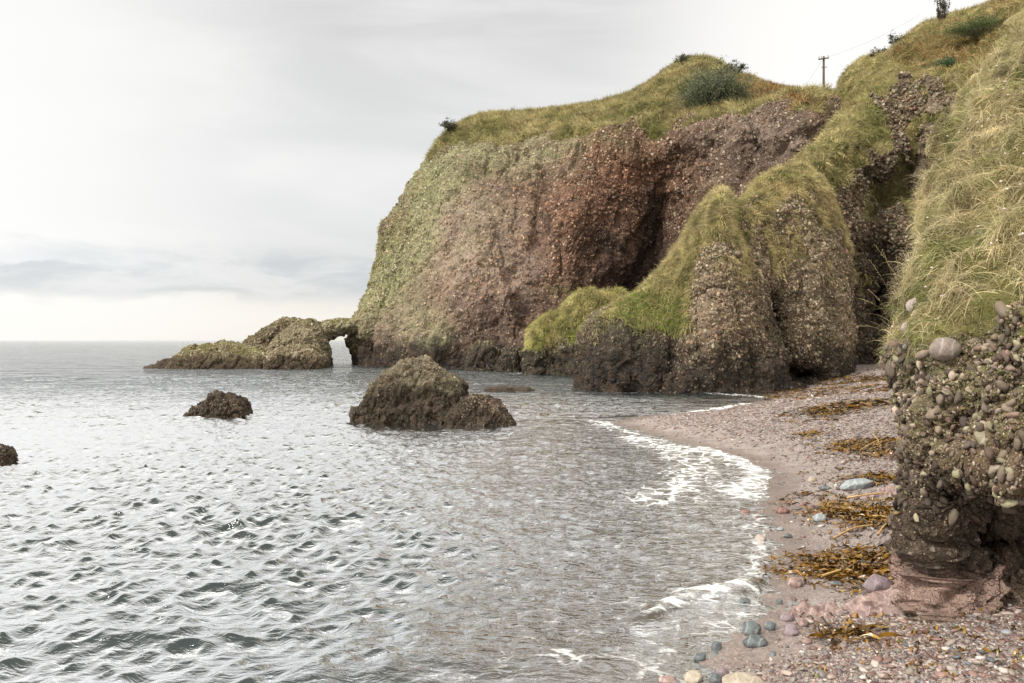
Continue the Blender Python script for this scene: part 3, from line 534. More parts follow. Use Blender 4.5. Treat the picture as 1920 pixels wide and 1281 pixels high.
# ================================================================ pixel-profile rocks
def ridge(name, prof, base_py, df, th, mat, label=None, cat=None, nr=150, nc=220, amp=.12, fs=1.2, ncol=None, attrs=None, group=None, p=.75, closed=False, parent=None, bury=.4, tip=.35, seed=0., origin=None, cob=0., rough=1., peb=None):
    """rock with the outline prof [(px, crest_py)...], standing at distance df, th metres thick"""
    dm = df+th/2; pr = np.array(prof, float); k = np.linspace(0, 1, nc); s = np.linspace(0, 1, len(pr)); cx = catmull(pr, nc)
    X = (cx[:, 0]-CX)/F*dm; Zc = CH+(HY-cx[:, 1])/F*dm
    if np.isscalar(base_py): Zb = np.full(nc, CH+(HY-base_py)/F*df)
    else: Zb = np.interp(cx[:, 0], *zip(*base_py)); Zb = CH+(HY-Zb)/F*dm
    thk = th/2*(tip+(1-tip)*np.sqrt(np.clip(1-(2*k-1)**4, 0, 1)))
    a = np.linspace(0, math.pi, nr)[:, None] if not closed else np.linspace(-math.pi*.5, math.pi*1.5, nr)[:, None]
    if closed: mid = (Zc+Zb)/2; Z = mid+(Zc-mid)*np.sign(np.sin(a))*np.abs(np.sin(a))**p
    else: Zb = np.minimum(Zb, Zc-.05); Z = Zb+(Zc-Zb)*np.sin(a)**p; Z = Z-bury*np.clip(np.abs(np.cos(a))-.9, 0, 1)*10
    Y = dm-thk*np.cos(a)+0*X; Vv = np.stack([X+0*a, Y, Z], -1)
    if not closed:   # tuck the ends down
        for e in range(5):
            f = (5-e)/5; Vv[:, e, 2] -= bury*f; Vv[:, -1-e, 2] -= bury*f
    Nn = gnormals(Vv)
    if Nn[nr//4, nc//2, 1] > 0: Nn = -Nn
    q = Vv*fs+seed; d_ = crag(q, 1.1, amp*.9, .8)+amp*(fbm(q, 4)+rough*.55*ridged(q*1.3+7, 4)-.55)
    w1, w2, rid = worley(q*3.2); d_ = d_+amp*.45*(.6-np.minimum(w1, .6))*(rid > .35)
    if cob: w1, w2, rid = worley(Vv*cob); d_ = d_+(.35/cob)*(.6-np.minimum(w1, .6))*(rid > .4)
    Vv = Vv+Nn*d_[..., None]
    at = {k_: np.full(X.shape if False else Vv.shape[:2], v_) if np.isscalar(v_) else v_(Vv, Nn) for k_, v_ in (attrs or {}).items()}
    org = np.array([X.mean(), dm, Zb.mean()]) if origin is None else origin
    ob_ = grid_obj(name, Vv, mat, at, parent, org)
    if parent is None and label: tag(ob_, label, cat, group)
    if peb:
        tf = at.get('turf', 0.); Ng = gnormals(Vv); Ng = -Ng if Ng[nr//4, nc//2, 1] > 0 else Ng
        cobbles('embedded_pebbles', Vv, Ng, (1-tf)*np.ones(Vv.shape[:2])*(Vv[..., 2] > -.1), peb[0], peb[1], peb[2], ob_ if parent is None else parent, org, .35, at.get('lichen'), None, tide=peb[3], seed=int(200+seed*3), bright=.85)
    return ob_, Vv, Nn, at
up = lambda lo, hi, z0=0.: (lambda Vv, Nn: sm(Nn[..., 2], lo, hi)*sm(Vv[..., 2], z0, z0+.6))
# --- islands and the sea arch on the left
g = 'low rocks off the headland'
ridge('island_rock', [(458, 660), (462, 640), (490, 622), (520, 604), (545, 598), (572, 599), (590, 606), (610, 640)], 690, 77, 6, M_isle, 'dark sloping rock at the back of the island rocks', 'rock', amp=.3, fs=.5, attrs={'algae': up(.6, 1, 1), 'lichen': .3, 'turf': 0., 'pale': .0, 'stain_shade': .8}, group=g, cob=2.2, peb=(3200, .08, .28, (.3, 1.6)))
ridge('island_rock', [(504, 672), (512, 648), (524, 632), (545, 615), (560, 604), (583, 600), (598, 606), (610, 628), (616, 655), (622, 684)], 688, 71.5, 5, M_isle, 'steep rounded rock of the island rocks carrying the left foot of the sea arch', 'rock', amp=.32, fs=.5, attrs={'algae': up(.7, 1, 2), 'lichen': .55, 'turf': 0., 'pale': .5, 'stain_shade': .35}, group=g, cob=2.2, peb=(3200, .08, .28, (.3, 1.6)), seed=5.)
ridge('island_rock', [(278, 691), (300, 684), (330, 672), (355, 658), (375, 648), (400, 645), (430, 643), (460, 647), (500, 655), (525, 672), (540, 689)], 691, 67, 6, M_isle, 'long low green-topped rock tailing off into the sea, leftmost of the island rocks', 'rock', amp=.26, fs=.55, attrs={'algae': up(.6, .95, .7), 'lichen': .6, 'turf': 0., 'pale': .1, 'red': .5, 'stain_shade': .55}, group=g, cob=2.4, peb=(3200, .08, .28, (.3, 1.6)), seed=9.)
ridge('island_rock', [(505, 690), (515, 662), (535, 651), (565, 648), (590, 654), (606, 668), (613, 691)], 691, 66, 4.5, M_isle, 'small rounded dark rock in front of the left foot of the sea arch', 'rock', amp=.26, fs=.6, attrs={'algae': up(.7, 1, 1), 'lichen': .4, 'turf': 0., 'pale': .1, 'red': .4, 'stain_shade': .6}, group=g, cob=2.4, peb=(3200, .08, .28, (.3, 1.6)), seed=14.)
ob_, VA, NA, at = ridge('sea_arch', [(596, 625), (608, 606), (622, 599), (640, 599), (658, 600), (672, 592), (690, 578), (715, 570)], [(590, 662), (602, 648), (616, 636), (634, 627), (652, 623), (672, 624), (690, 640), (720, 655)], 73.5, 4, M_isle, 'natural rock arch bridging the gap between the island rocks and the headland', 'rock arch', amp=.22, fs=.6, attrs={'algae': up(.3, .8, 1), 'lichen': .6, 'turf': 0., 'pale': .4}, closed=True, cob=2.3, tip=.8, peb=(4000, .10, .3, (.2, .4)))
# --- dark boulders along the foot of the cliff
g = 'dark boulders at the foot of the cliff'
for prof, base, df, th, lab in (
    ([(872, 692), (882, 660), (895, 645), (915, 643), (930, 655), (940, 670), (948, 692)], 694, 61.5, 4, 'dark wet boulder with a yellow-green cap, leftmost at the foot of the cliff'),
    ([(925, 694), (938, 664), (955, 650), (972, 650), (985, 668), (992, 695)], 696, 60.5, 4, 'black boulder between the yellow-capped boulder and the grassy outcrop'),
    ([(978, 697), (985, 668), (1000, 655), (1030, 650), (1050, 662), (1062, 698)], 699, 58, 4, 'broad black boulder under the left end of the grassy outcrop'),
    ([(1045, 699), (1052, 672), (1070, 662), (1095, 662), (1110, 675), (1120, 700)], 701, 57, 4, 'dark boulder under the right end of the grassy outcrop beside the big stack')):
    ridge('boulder', prof, base, df, th, M_stack, lab, 'boulder', 110, 140, .3, .7, attrs={'algae': up(.45, .9, 1.6), 'lichen': .4, 'turf': 0., 'stain_shade': .9}, group=g, cob=2.6, seed=df, peb=(1300, .06, .2, (1.2, 3.)))
# --- grassy outcrop left of the stack
ga = {'turf': lambda Vv, Nn: sm(Vv[..., 2]+.7*fbm(Vv*.6, 3), 1.9, 2.5), 'algae': .3, 'lichen': .5, 'stain_shade': .4, 'bracken': 0.}
e = empty('grassy_outcrop', (4., 55, 0), 'low rocky outcrop covered in green and straw grass left of the stack', 'outcrop')
eo = np.array((4., 55, 0))
for prof, df, th in (([(984, 690), (990, 655), (1003, 620), (1020, 602), (1042, 592), (1060, 585), (1085, 590), (1100, 640), (1105, 700)], 54.5, 4), ([(1030, 690), (1050, 600), (1068, 570), (1085, 552), (1105, 543), (1125, 545), (1150, 543), (1168, 552), (1185, 575), (1230, 600), (1260, 690)], 53, 6)):
    ob_, Vv, Nn, at = ridge('rock', prof, 700, df, th, M_stack, parent=e, origin=eo, amp=.35, fs=.6, attrs=ga, cob=2.6, seed=3., nr=190, nc=240, peb=(2500, .05, .18, (1., 2.4)))
    r = np.random.default_rng(8); p, nn, i, j = scatter(Vv, at['turf'], 26000, r)
    blades('grass', p, nn, r.uniform(.3, .6, len(p)), r.uniform(.02, .04, len(p)), grass_col(p, r, None, .72, .5, g1=(.12, .15, .025), g2=(.23, .27, .045), s1=(.34, .3, .12), s2=(.5, .44, .22)), r, 3, .4, 1.5, tufted(p, .8, r, 1.)+np.array([0, -.3, -.1]), parent=e, origin=eo)['kind'] = 'stuff'
# ================================================================ the big stack on the beach
cols = [
 [(1140,640,43),(1140,700,43),(1145,690,43),(1145,670,42.6),(1150,650,42.5),(1150,640,42.3),(1150,640,42.5),(1150,700,43),(1150,740,43)],
 [(1093,760,39),(1093,735,39),(1096,700,39),(1103,652,39.2),(1110,622,39.4),(1120,602,40),(1125,630,42),(1130,700,42.5),(1130,740,42.5)],
 [(1135,765,37.1),(1138,738,37.2),(1138,700,37),(1138,655,37.1),(1138,617,37.6),(1143,590,38.8),(1148,620,42),(1150,700,43),(1150,740,43)],
 [(1200,765,36.5),(1200,739,36.6),(1200,690,36.6),(1200,632,36.9),(1202,592,37.6),(1205,550,39.5),(1208,580,43),(1210,700,45),(1210,740,45)],
 [(1255,765,36.3),(1255,738,36.4),(1255,680,36.4),(1257,622,36.8),(1259,562,37.8),(1257,495,39.8),(1260,540,44),(1260,690,46),(1260,740,46)],
 [(1300,765,36.),(1300,738,36.),(1300,670,36.2),(1300,590,36.6),(1303,510,37.5),(1298,432,39.5),(1300,480,44),(1300,690,47),(1300,740,47)],
 [(1340,765,35.8),(1340,737,35.9),(1340,660,36),(1340,560,36.3),(1342,460,37.2),(1341,366,39),(1345,430,44),(1345,690,47),(1345,740,47)],
 [(1378,765,35.9),(1376,736,36),(1372,650,36.1),(1368,550,36.4),(1364,450,37.2),(1362,368,38.8),(1370,440,44),(1375,690,48),(1375,740,48)],
 [(1420,765,36.3),(1420,735,36.4),(1410,650,36.8),(1402,560,37.3),(1393,460,38.2),(1382,402,40),(1395,450,45),(1400,690,48),(1400,740,48)],
 [(1456,765,37),(1456,733,37.0),(1450,660,37.7),(1446,580,38.7),(1438,470,39.2),(1424,356,42),(1425,410,46),(1430,690,49),(1430,740,49)],
 [(1486,765,37.6),(1486,731,38),(1482,670,39),(1479,580,39.6),(1475,460,40),(1468,331,42.2),(1470,380,47),(1470,690,50),(1470,740,50)],
 [(1528,750,39.5),(1528,712,39.8),(1529,660,39.9),(1525,570,40),(1520,450,40.4),(1512,332,42.5),(1510,370,47),(1510,690,50),(1510,740,50)],
 [(1573,740,41),(1573,704,41),(1573,650,41),(1569,570,41.2),(1560,465,41.6),(1544,378,43),(1545,420,47),(1545,690,50),(1545,740,50)],
 [(1598,730,43.5),(1598,695,43.5),(1598,650,43.5),(1596,590,43.6),(1590,515,44),(1578,450,45),(1575,480,48),(1575,690,50),(1575,740,50)],
 [(1560,730,50),(1560,690,50),(1560,660,50),(1560,600,50),(1560,560,50),(1558,520,50),(1560,560,51),(1560,690,51),(1560,740,51)],
]
G = resample(np.array(cols, float).transpose(1, 0, 2), 720, 1150); px_, py_ = G[..., 0].copy(), G[..., 1].copy(); front = sm(np.linspace(0, 8, 720)[:, None], 5.5, 4.9)*np.ones((1, 1150))
def pushf(px, py, rx, ry, amt, rot=0.):
    c, s = math.cos(rot), math.sin(rot); dx = px_-px; dy = py_-py; u = (dx*c+dy*s)/rx; v = (-dx*s+dy*c)/ry; G[..., 2] += amt*np.exp(-(u*u+v*v))*front
for q in ((1452, 600, 12, 34, 9., -.25), (1462, 620, 8, 22, 4., -.2), (1497, 700, 28, 18, 2.2), (1510, 705, 26, 12, 1.5), (1380, 620, 5, 26, .7), (1410, 690, 12, 30, .6, -.2), (1255, 690, 14, 60, .7, .3), (1330, 640, 16, 60, -.4), (1280, 610, 8, 60, .5), (1430, 690, 26, 26, -.6), (1290, 660, 30, 40, -.3),
          (1350, 400, 14, 60, -.5), (1385, 430, 8, 50, .5, -.3), (1440, 400, 30, 40, -.4), (1500, 480, 10, 60, .4), (1545, 560, 12, 90, .3), (1140, 660, 30, 30, -.3), (1180, 720, 16, 30, .4)): pushf(*q)
V = P(G[..., 0], G[..., 1], G[..., 2]); N = gnormals(V)
if N[200, 500, 1] > 0: N = -N
wob = 12*fbm(V*.6, 4); wob2 = 12*fbm(V*.6+9, 4)
gp = [(1100, 560), (1200, 500), (1300, 300), (1560, 300), (1575, 440), (1540, 420), (1530, 392), (1500, 378), (1470, 380), (1440, 402), (1415, 400), (1400, 440), (1405, 520), (1395, 560), (1380, 500), (1360, 450), (1345, 445), (1322, 480), (1302, 515), (1300, 610), (1275, 636), (1210, 622), (1150, 606), (1138, 600)]
turf = inpoly(px_+wob, py_+wob2, gp)*(1-sm(fbm(V*np.array([.9, .9, .7])+22, 4), .10, .3)*sm(px_, 1320, 1400)*sm(py_, 345, 375)); patch = sm(fbm(V*np.array([.7, .7, .5])+2, 4), .12, .32)*sm(py_, 560, 430)*.9
patch = np.maximum(patch, sm(fbm(V*np.array([.8, .8, .9])+12, 4), .22, .36)*sm(py_, 660, 560)*sm(px_, 1420, 1360)*.5)
vrow = np.linspace(0, 8, 720)[:, None]*np.ones((1, 1150)); turf = np.maximum(turf, patch); turf = np.where(vrow > 5.3, sm(V[..., 2], 3, 5), turf)
turf = np.where((px_ < 1150) & (vrow > 4.9) & (py_ > 585), 0, turf)
dv = .35*fbm(V*.25, 3)+(crag(V, .38, .26)+crag(V, .95, .09))*(1-.8*turf)+.17*ridged(V*np.array([.6, .6, .35])+3, 3)*(1-.7*turf)+.13*fbm(V*1.4, 3)
w1, w2, rid = worley(V*3.6); dv = dv+(1-turf)*(.16*(.6-np.minimum(w1, .6))*(rid > .3)+.05*ridged(V*2.6, 3))+turf*.34*np.abs(fbm(V*1.3, 3))
wt, _, _ = worley(V*1.7); dv = dv+turf*.24*(.55-np.minimum(wt, .8)); V = V+N*dv[..., None]; jj = 8*fbm(V*.3, 4)
e = empty('rock_stack', (8, 40, 0), 'big twin-peaked rock stack with grassy shoulders at the head of the beach', 'rock stack')
eo = np.array((8., 40, 0))
grid_obj('rock', V, M_stack, {'turf': turf, 'lichen': np.clip(.10+.6*blob(1150, 600, 50, 20)+.3*blob(1560, 600, 40, 120), 0, 1)*(1-turf), 'stain_shade': np.clip(1.6*blob(1172, 670, 80, 75)+1.3*blob(1450, 595, 18, 50)+.7*blob(1500, 700, 60, 20)+.5*blob(1440, 700, 60, 40), 0, 1),  # black wet base; shade painted into the cave slit and lower hole
    'pale': np.clip(.8*blob(1345, 590, 70, 90)+.6*blob(1530, 560, 50, 100), 0, 1), 'red': np.clip(.6*blob(1350, 600, 60, 60), 0, 1), 'algae': np.clip(.5*sm(py_, 600, 400)+.8*blob(1530, 705, 60, 12)+.15, 0, 1)*(1-turf)*.6, 'bracken': 0*turf}, e, eo)
Nq = gnormals(V); Nq = -Nq if Nq[200, 500, 1] > 0 else Nq
cobbles('embedded_pebbles', V, Nq, (1-turf)*(vrow < 5.6)*(np.linspace(0, 14, 1150)[None, :] > .4), 34000, .045, .19, e, eo, np.clip(1.6*blob(1172, 670, 80, 75)+1.5*blob(1450, 600, 24, 56)+.7*blob(1500, 700, 60, 20)+.5*blob(1440, 700, 60, 40), 0, 1), .15, None, seed=103, tide=(.8, 2.7), bright=.80)  # pebbles take the same wet black and painted cave shade
VS = V; r = np.random.default_rng(9); p, nn, i, j = scatter(V, turf*(vrow < 6.2), 120000, r)
gr = np.clip(.8*blob(1220, 590, 90, 60)+.4*blob(1380, 390, 30, 60)+.4*blob(1450, 340, 60, 14), 0, 1)[i, j]
cc = grass_col(p, r, None, .92, .6, g1=(.11, .12, .035), g2=(.20, .20, .06), s1=(.36, .295, .14), s2=(.56, .47, .26)); cc2 = grass_col(p, r, None, .30, .8, g1=(.10, .18, .02), g2=(.20, .28, .04)); cc = np.where((r.random(len(p)) < gr*.8)[:, None], cc2, cc)
blades('grass', p, nn, r.uniform(.22, .5, len(p)), r.uniform(.012, .028, len(p)), cc, r, 3, .32, 1.6, tufted(p, .9, r, 1.1)+np.array([.0, -.25, -.15]), parent=e, origin=eo)['kind'] = 'stuff'
# --- pale boulders at the back of the beach
ridge('boulder', [(1612, 668), (1614, 640), (1622, 622), (1640, 616), (1658, 620), (1672, 634), (1680, 668)], 668, 50.5, 2, M_stack, 'squat pale grey boulder at the back of the beach under the cave', 'boulder', 80, 100, .1, 1.3, attrs={'pale': 1., 'lichen': .9, 'turf': 0., 'algae': up(.5, 1, 0)}, cob=4.)
# --- clean boulder stuck in the gully cliff
M_clast = stone_mat('pink_boulder', (.15, .105, .085), (.27, .21, .175), sc=1.4, vein=False)
# ================================================================ rocks standing in the water
def sea_attr(lo=.2): return {'algae': lambda Vv, Nn: .8*sm(fbm(Vv*2.2, 3), .05, .4)*sm(Vv[..., 2], .6, .15), 'lichen': lambda Vv, Nn: .4*sm(Vv[..., 2]+.3*fbm(Vv*1.5, 3), .55, 1.15)*sm(Nn[..., 2], -.2, .6), 'pale': lambda Vv, Nn: .5*sm(Vv[..., 2], .9, 1.5), 'stain_shade': .6, 'turf': 0.}
ridge('sea_rock', [(664, 775), (676, 766), (690, 752), (697, 730), (712, 710), (730, 697), (748, 683), (765, 673), (790, 676), (815, 686), (838, 697), (856, 710), (868, 732), (873, 770), (875, 792)], 790, 22.6, 3.0, M_sea, 'largest rock standing in the water, a domed brown rock with a pale lumpy top', 'rock', 260, 330, .14, 1.5, attrs=sea_attr(), peb=(6000, .018, .075, (.7, 1.7)), cob=7., p=.62, rough=1.2)
ridge('sea_rock', [(838, 793), (845, 770), (860, 756), (880, 748), (902, 745), (922, 749), (938, 764), (952, 782), (962, 793)], 796, 22., 1.5, M_sea, 'low brown rock touching the right foot of the largest domed sea rock', 'rock', 150, 200, .1, 1.9, attrs=sea_attr(), peb=(6000, .018, .075, (.7, 1.7)), cob=8., p=.7, rough=1.2, seed=4.)
ridge('sea_rock', [(356, 781), (362, 769), (378, 763), (388, 752), (398, 742), (415, 739), (435, 744), (450, 750), (460, 765), (466, 781)], 781, 24.9, 1.4, M_sea, 'small jagged brown rock alone in the open water on the left', 'rock', 150, 200, .13, 1.9, attrs=sea_attr(), peb=(6000, .018, .075, (.7, 1.7)), cob=7., p=.7, rough=1.4, seed=8.)
ridge('sea_rock', [(-60, 872), (-48, 848), (-28, 838), (-10, 838), (2, 846), (10, 866), (13, 876)], 874, 15., .8, M_sea, 'piece of dark rock cut by the left edge of the picture', 'rock', 100, 120, .06, 2.6, attrs=sea_attr(), peb=(6000, .018, .075, (.7, 1.7)), cob=9., seed=11.)
ridge('reef', [(905, 729), (930, 726), (960, 724), (990, 727), (1005, 731)], 731, 37., 1.2, M_sea, 'flat weedy reef just breaking the water between the domed rock and the stack', 'reef', 40, 90, .05, 2., attrs=sea_attr(), bury=.2)
# ================================================================ near conglomerate rock with its grass bank
cols = [ # right (near) -> left silhouette -> behind
 [(2500,1300,5.3),(2500,1080,5.6),(2500,1000,6.0),(2504,900,5.0),(2508,780,4.6),(2510,640,4.7),(2488,414,5.0),(2462,286,6.0),(2458,114,7.4),(2458,-38,9),(2464,-100,12),(2470,-100,18)],
 [(2120,1250,6.0),(2120,1062,6.3),(2120,1000,6.7),(2124,915,5.6),(2128,820,5.2),(2130,690,5.3),(2108,494,5.6),(2072,366,6.5),(2068,194,7.8),(2068,42,9.6),(2084,-50,12),(2090,-70,18)],
 [(1930,1200,6.3),(1930,1080,6.6),(1930,1012,7.0),(1934,935,6.0),(1938,850,5.65),(1940,725,5.7),(1918,569,6.0),(1894,441,6.8),(1896,284,8.1),(1923,112,10),(1964,20,12.5),(1970,10,18)],
 [(1842,1210,6.4),(1842,1112,6.7),(1845,1045,7.05),(1846,962,6.35),(1850,862,5.9),(1852,742,5.95),(1842.4,616,6.15),(1835.4,481,6.9),(1854.6,314,8.3),(1886.8,142,10.1),(1938.4,48,12.7),(1952,40,18)],
 [(1770,1220,6.4),(1770,1132,6.5),(1772,1066,6.6),(1768,980,6.35),(1768,864,6.15),(1770,752,6.15),(1774,650,6.3),(1791,526,7.0),(1822,352,8.4),(1852,178,10.3),(1908,78,12.9),(1930,70,18)],
 [(1750,1210,6.7),(1750,1122,6.8),(1762,1072,6.75),(1742,992,6.55),(1734,862,6.4),(1730,752,6.45),(1724,676,6.6),(1741,571,7.2),(1779,399,8.6),(1816,224,10.5),(1876,122,13.1),(1910,110,18)],
 [(1744,1180,7.3),(1744,1092,7.4),(1752,1052,7.3),(1728,990,7.2),(1718,862,7.1),(1712,748,7.1),(1700,682,7.2),(1706,608,7.7),(1754,442,9.1),(1794,264,11),(1854,160,13.6),(1890,150,18)],
 [(1768,1120,8.8),(1766,1035,8.8),(1772,1000,8.8),(1756,950,8.8),(1742,850,8.8),(1734,760,8.8),(1724,699,8.8),(1734,641,9.2),(1769,494,10.5),(1804,322,12.4),(1858,220,15),(1890,200,18)],
 [(1850,1000,12),(1850,930,12),(1850,890,12),(1854,840,12),(1858,790,12),(1860,740,12),(1838,694,12),(1812,626,13),(1818,534,14),(1838,402,16),(1864,300,18),(1900,260,20)],
 [(2100,850,18),(2100,810,18),(2100,790,18),(2100,760,18),(2100,730,18),(2100,700,18),(2100,680,18),(2100,640,18),(2100,560,19),(2100,500,20),(2100,400,22),(2100,380,24)],
]
G = resample(np.array(cols, float).transpose(1, 0, 2), 900, 1000); px_, py_ = G[..., 0].copy(), G[..., 1].copy(); front = np.ones(px_.shape)*(G[..., 2] < 9)
for q in ((1850, 1010, 70, 34, .55, .15), (1790, 940, 40, 26, .28, .6), (1880, 700, 50, 60, -.15), (1730, 700, 20, 40, .12), (1800, 800, 12, 60, .12, -.3), (1750, 1000, 16, 40, .12, .4), (1880, 880, 70, 16, -.16, .3), (1900, 930, 60, 16, .2, .3)): pushf(*q)
V = P(G[..., 0], G[..., 1], G[..., 2]); N = gnormals(V)
if N[300, 450, 1] > 0: N = -N
vrow = np.linspace(0, 11, 900)[:, None]*np.ones((1, 1000)); turf = sm(vrow+.5*fbm(V*1.2, 3), 5.95, 6.15)
low = sm(py_, 900, 980)
dv = .16*fbm(V*1.1, 3)+.07*ridged(V*np.array([3., 1., 2.2]), 4)*(1-turf)*(1-.7*low)+low*.10*ridged(V@np.array([[5., 0, 1.4], [0, .5, 0], [-.3, 0, .4]]).T, 4)+low*(.09*fbm(V*4, 3)+.05*ridged(V*6, 3))
w1, w2, rid = worley(V*9.); w3, w4, rid3 = worley(V*19.); cr_ = (crag(V, 2.2, .12, .8)+crag(V, 5.5, .06, .9))*(1-turf); cobm = (1-turf)*(1-.6*low)
dv = dv+cr_+cobm*(.06*(.65-np.minimum(w1, .65))*(rid > .35)+.03*(.65-np.minimum(w3, .65))*(rid3 > .3)+.05*fbm(V*3.1+7, 3))+turf*.30*np.abs(fbm(V*1.5, 3))+(1-turf)*.018*ridged(V*14, 3)
wt, _, _ = worley(V*np.array([2.3, 2.3, 2.0])+.3*perlin(V*2)[..., None]); dv = dv+turf*.20*(.55-np.minimum(wt, .8))
V = V+N*dv[..., None]; VN, NN = V, gnormals(V)
if NN[300, 450, 1] > 0: NN = -NN
jj = 14*fbm(V*1.2, 3)
atn = {'turf': turf, 'stain_shade': np.clip(1.3*blob(1790, 950, 80, 70, .3)+1.4*blob(1870, 1005, 120, 65)+.9*blob(1690, 970, 40, 40)+.35, 0, 1)*(1-turf), 'pale': np.clip(1.6*blob(1760, 1110, 95, 45)+.5*blob(1690, 900, 18, 90), 0, 1), 'red': np.clip(.9*blob(1740, 1090, 90, 40)+.8*blob(1690, 900, 25, 80)+.5*blob(1850, 850, 60, 60), 0, 1), 'lichen': .5*(1-turf)*sm(py_, 900, 700), 'algae': np.clip(.3+.5*blob(1900, 620, 60, 90), 0, 1)*sm(py_, 950, 800)*(1-turf), 'bracken': 0*turf}  # dark mask is partly algae, partly shade painted into the undercut
er = empty('conglomerate_outcrop', (3.6, 6.6, .3), 'overhanging pebbly conglomerate rock under a bank of long grass at the right edge', 'rock outcrop'); eo = np.array((3.6, 6.6, .3)); nn_f = NN
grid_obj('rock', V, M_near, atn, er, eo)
r = np.random.default_rng(12); mk = (vrow > 3.2)*(1-sm(turf, .2, .6))*np.maximum(sm(py_, 985, 900), .95*sm(py_, 1075, 1050))*(G[..., 2] < 9.5)*(1-.8*blob(1790, 950, 60, 40))*(px_ < 2150)
p, nn, i, j = scatter(V, mk, 5200, r); sz = .015+.058*r.random(len(p))**3.2+.003*(px_[i, j] > 1800); sz = np.where(r.random(len(p)) < .002, .11, sz)
nn = -nn if nn[:, 1].mean() > 0 else nn
nn2 = nn+.35*r.normal(size=nn.shape); nn2 /= np.linalg.norm(nn2, axis=1, keepdims=True)
Vp, fp, nv = pebble_cloud(p-nn*sz[:, None]*r.uniform(.15, .52, (len(p), 1)), nn2, sz, r, (.7, 1.05), I2, (1.15, 2.1), .24, (-.35, 0, .94))
wts = np.array([3, 2.4, 3, 1.6, 2.5, 1.6, 3.5, .6, 1.6, .3]); wts /= wts.sum(); cl = palette(len(p), r, wts)*.84; gray_ = cl.mean(1, keepdims=True); cl = (.4*cl+.6*gray_*np.array((1.28, .97, .68)))*r.uniform(.5, 1.1, (len(p), 1))*(1-.72*np.clip(atn['stain_shade'][i, j]-.3, 0, 1))[:, None]*np.clip(1+.6*fbm(p*3.3, 3), .4, 1.4)[:, None]  # pebbles darkened by the algae and the painted undercut shade
lm_ = r.random(len(p)) < .10; cl[lm_] = np.array((.30, .275, .18))*r.uniform(.7, 1.1, (lm_.sum(), 1)); lm_ = r.random(len(p)) < .01; cl[lm_] = (.22, .16, .06)
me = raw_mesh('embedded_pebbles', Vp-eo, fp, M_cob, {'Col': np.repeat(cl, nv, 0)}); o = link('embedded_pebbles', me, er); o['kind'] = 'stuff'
cobbles('grit', V, nn_f, mk*1., 26000, .008, .026, er, eo, np.clip(atn['stain_shade']-.3, 0, 1), .1, None, tide=(-9, -8), seed=104, bright=.8, up_=.3)
# long grass on the bank
def bank(n, L, W, mkf, straw, droop, spread, seed, segs=5, name='grass', lean=(-.55, -.25, 0)):
    r = np.random.default_rng(seed); p, nn, i, j = scatter(VN, mkf, n, r); nn = -nn if nn[:, 1].mean() > 0 else nn
    c = grass_col(p, r, None, straw, 1.3, g1=(.12, .15, .035), g2=(.23, .25, .07), s1=(.38, .31, .16), s2=(.70, .60, .38))
    ln = tufted(p, 1.3, r, 2.2)+np.array(lean); mul = 1+.55*fbm(p*1.7, 2)
    return blades(name, p, nn, r.uniform(L[0], L[1], n)*mul, r.uniform(W[0], W[1], n), c, r, segs, spread, droop, ln, er, eo)
wt, _, _ = worley(VN*np.array([2.3, 2.3, 2.0])+.3*perlin(VN*2)[..., None]); mg = turf*(vrow < 9.7)*(px_ < 2080)*(px_ > 1640)*(G[..., 2] < 15)*np.clip(1.25-1.1*wt, .12, 1)*(1-.85*sm(fbm(VN*1.6+3, 3), .28, .42))
bank(230000, (.10, .28), (.0028, .006), mg, .92, 1.35, .42, 31)['kind'] = 'stuff'
bank(22000, (.12, .26), (.004, .008), turf*(vrow < 9.7)*(px_ < 2080)*(G[..., 2] < 15)*np.maximum(sm(vrow, 7., 6.3)*.5, sm(fbm(VN*1.1+8, 3), .12, .3)), .12, 1.2, .5, 32)['kind'] = 'stuff'
bank(4500, (.28, .46), (.0022, .004), mg, 1.2, .8, .35, 33, lean=(-.4, -.2, .3))['kind'] = 'stuff'
# sea pink seed heads standing above the grass
r = np.random.default_rng(40); p, nn, i, j = scatter(VN, mg*(vrow > 6.2)*(vrow < 8.6)*sm(fbm(VN*1.3, 2), -.1, .3), 150, r)
stem_v, stem_f, cvs = [], [], []
hv, hf = I1
for k in range(len(p)):
    a = p[k]; b = a+np.array((r.normal(-.08, .06), r.normal(-.1, .05), r.uniform(.12, .26))); ring = []
    base = len(np.concatenate(stem_v)) if stem_v else 0
    c_, s_2 = .0016, 0
    q = np.array([(c_, 0, 0), (-c_*.5, c_*.87, 0), (-c_*.5, -c_*.87, 0)]); stem_v.append(np.concatenate([a+q, b+q])); stem_f += [[base+u, base+(u+1) % 3, base+3+(u+1) % 3] for u in range(3)]+[[base+u, base+3+(u+1) % 3, base+3+u] for u in range(3)]; cvs.append(np.tile((.32, .27, .15), (6, 1)))
    hb = base+6; stem_v.append(b+hv*np.array((1, 1, .75))*r.uniform(.010, .016)*(1+.25*r.normal(size=(len(hv), 1)))); stem_f += (hf+hb).tolist(); cvs.append(np.tile((.66, .56, .50), (len(hv), 1))*r.uniform(.8, 1.1))
me = raw_mesh('sea_thrift', np.concatenate(stem_v)-eo, stem_f, M_grass, {'Col': np.concatenate(cvs)}); link('seed_heads', me, er)['kind'] = 'stuff'
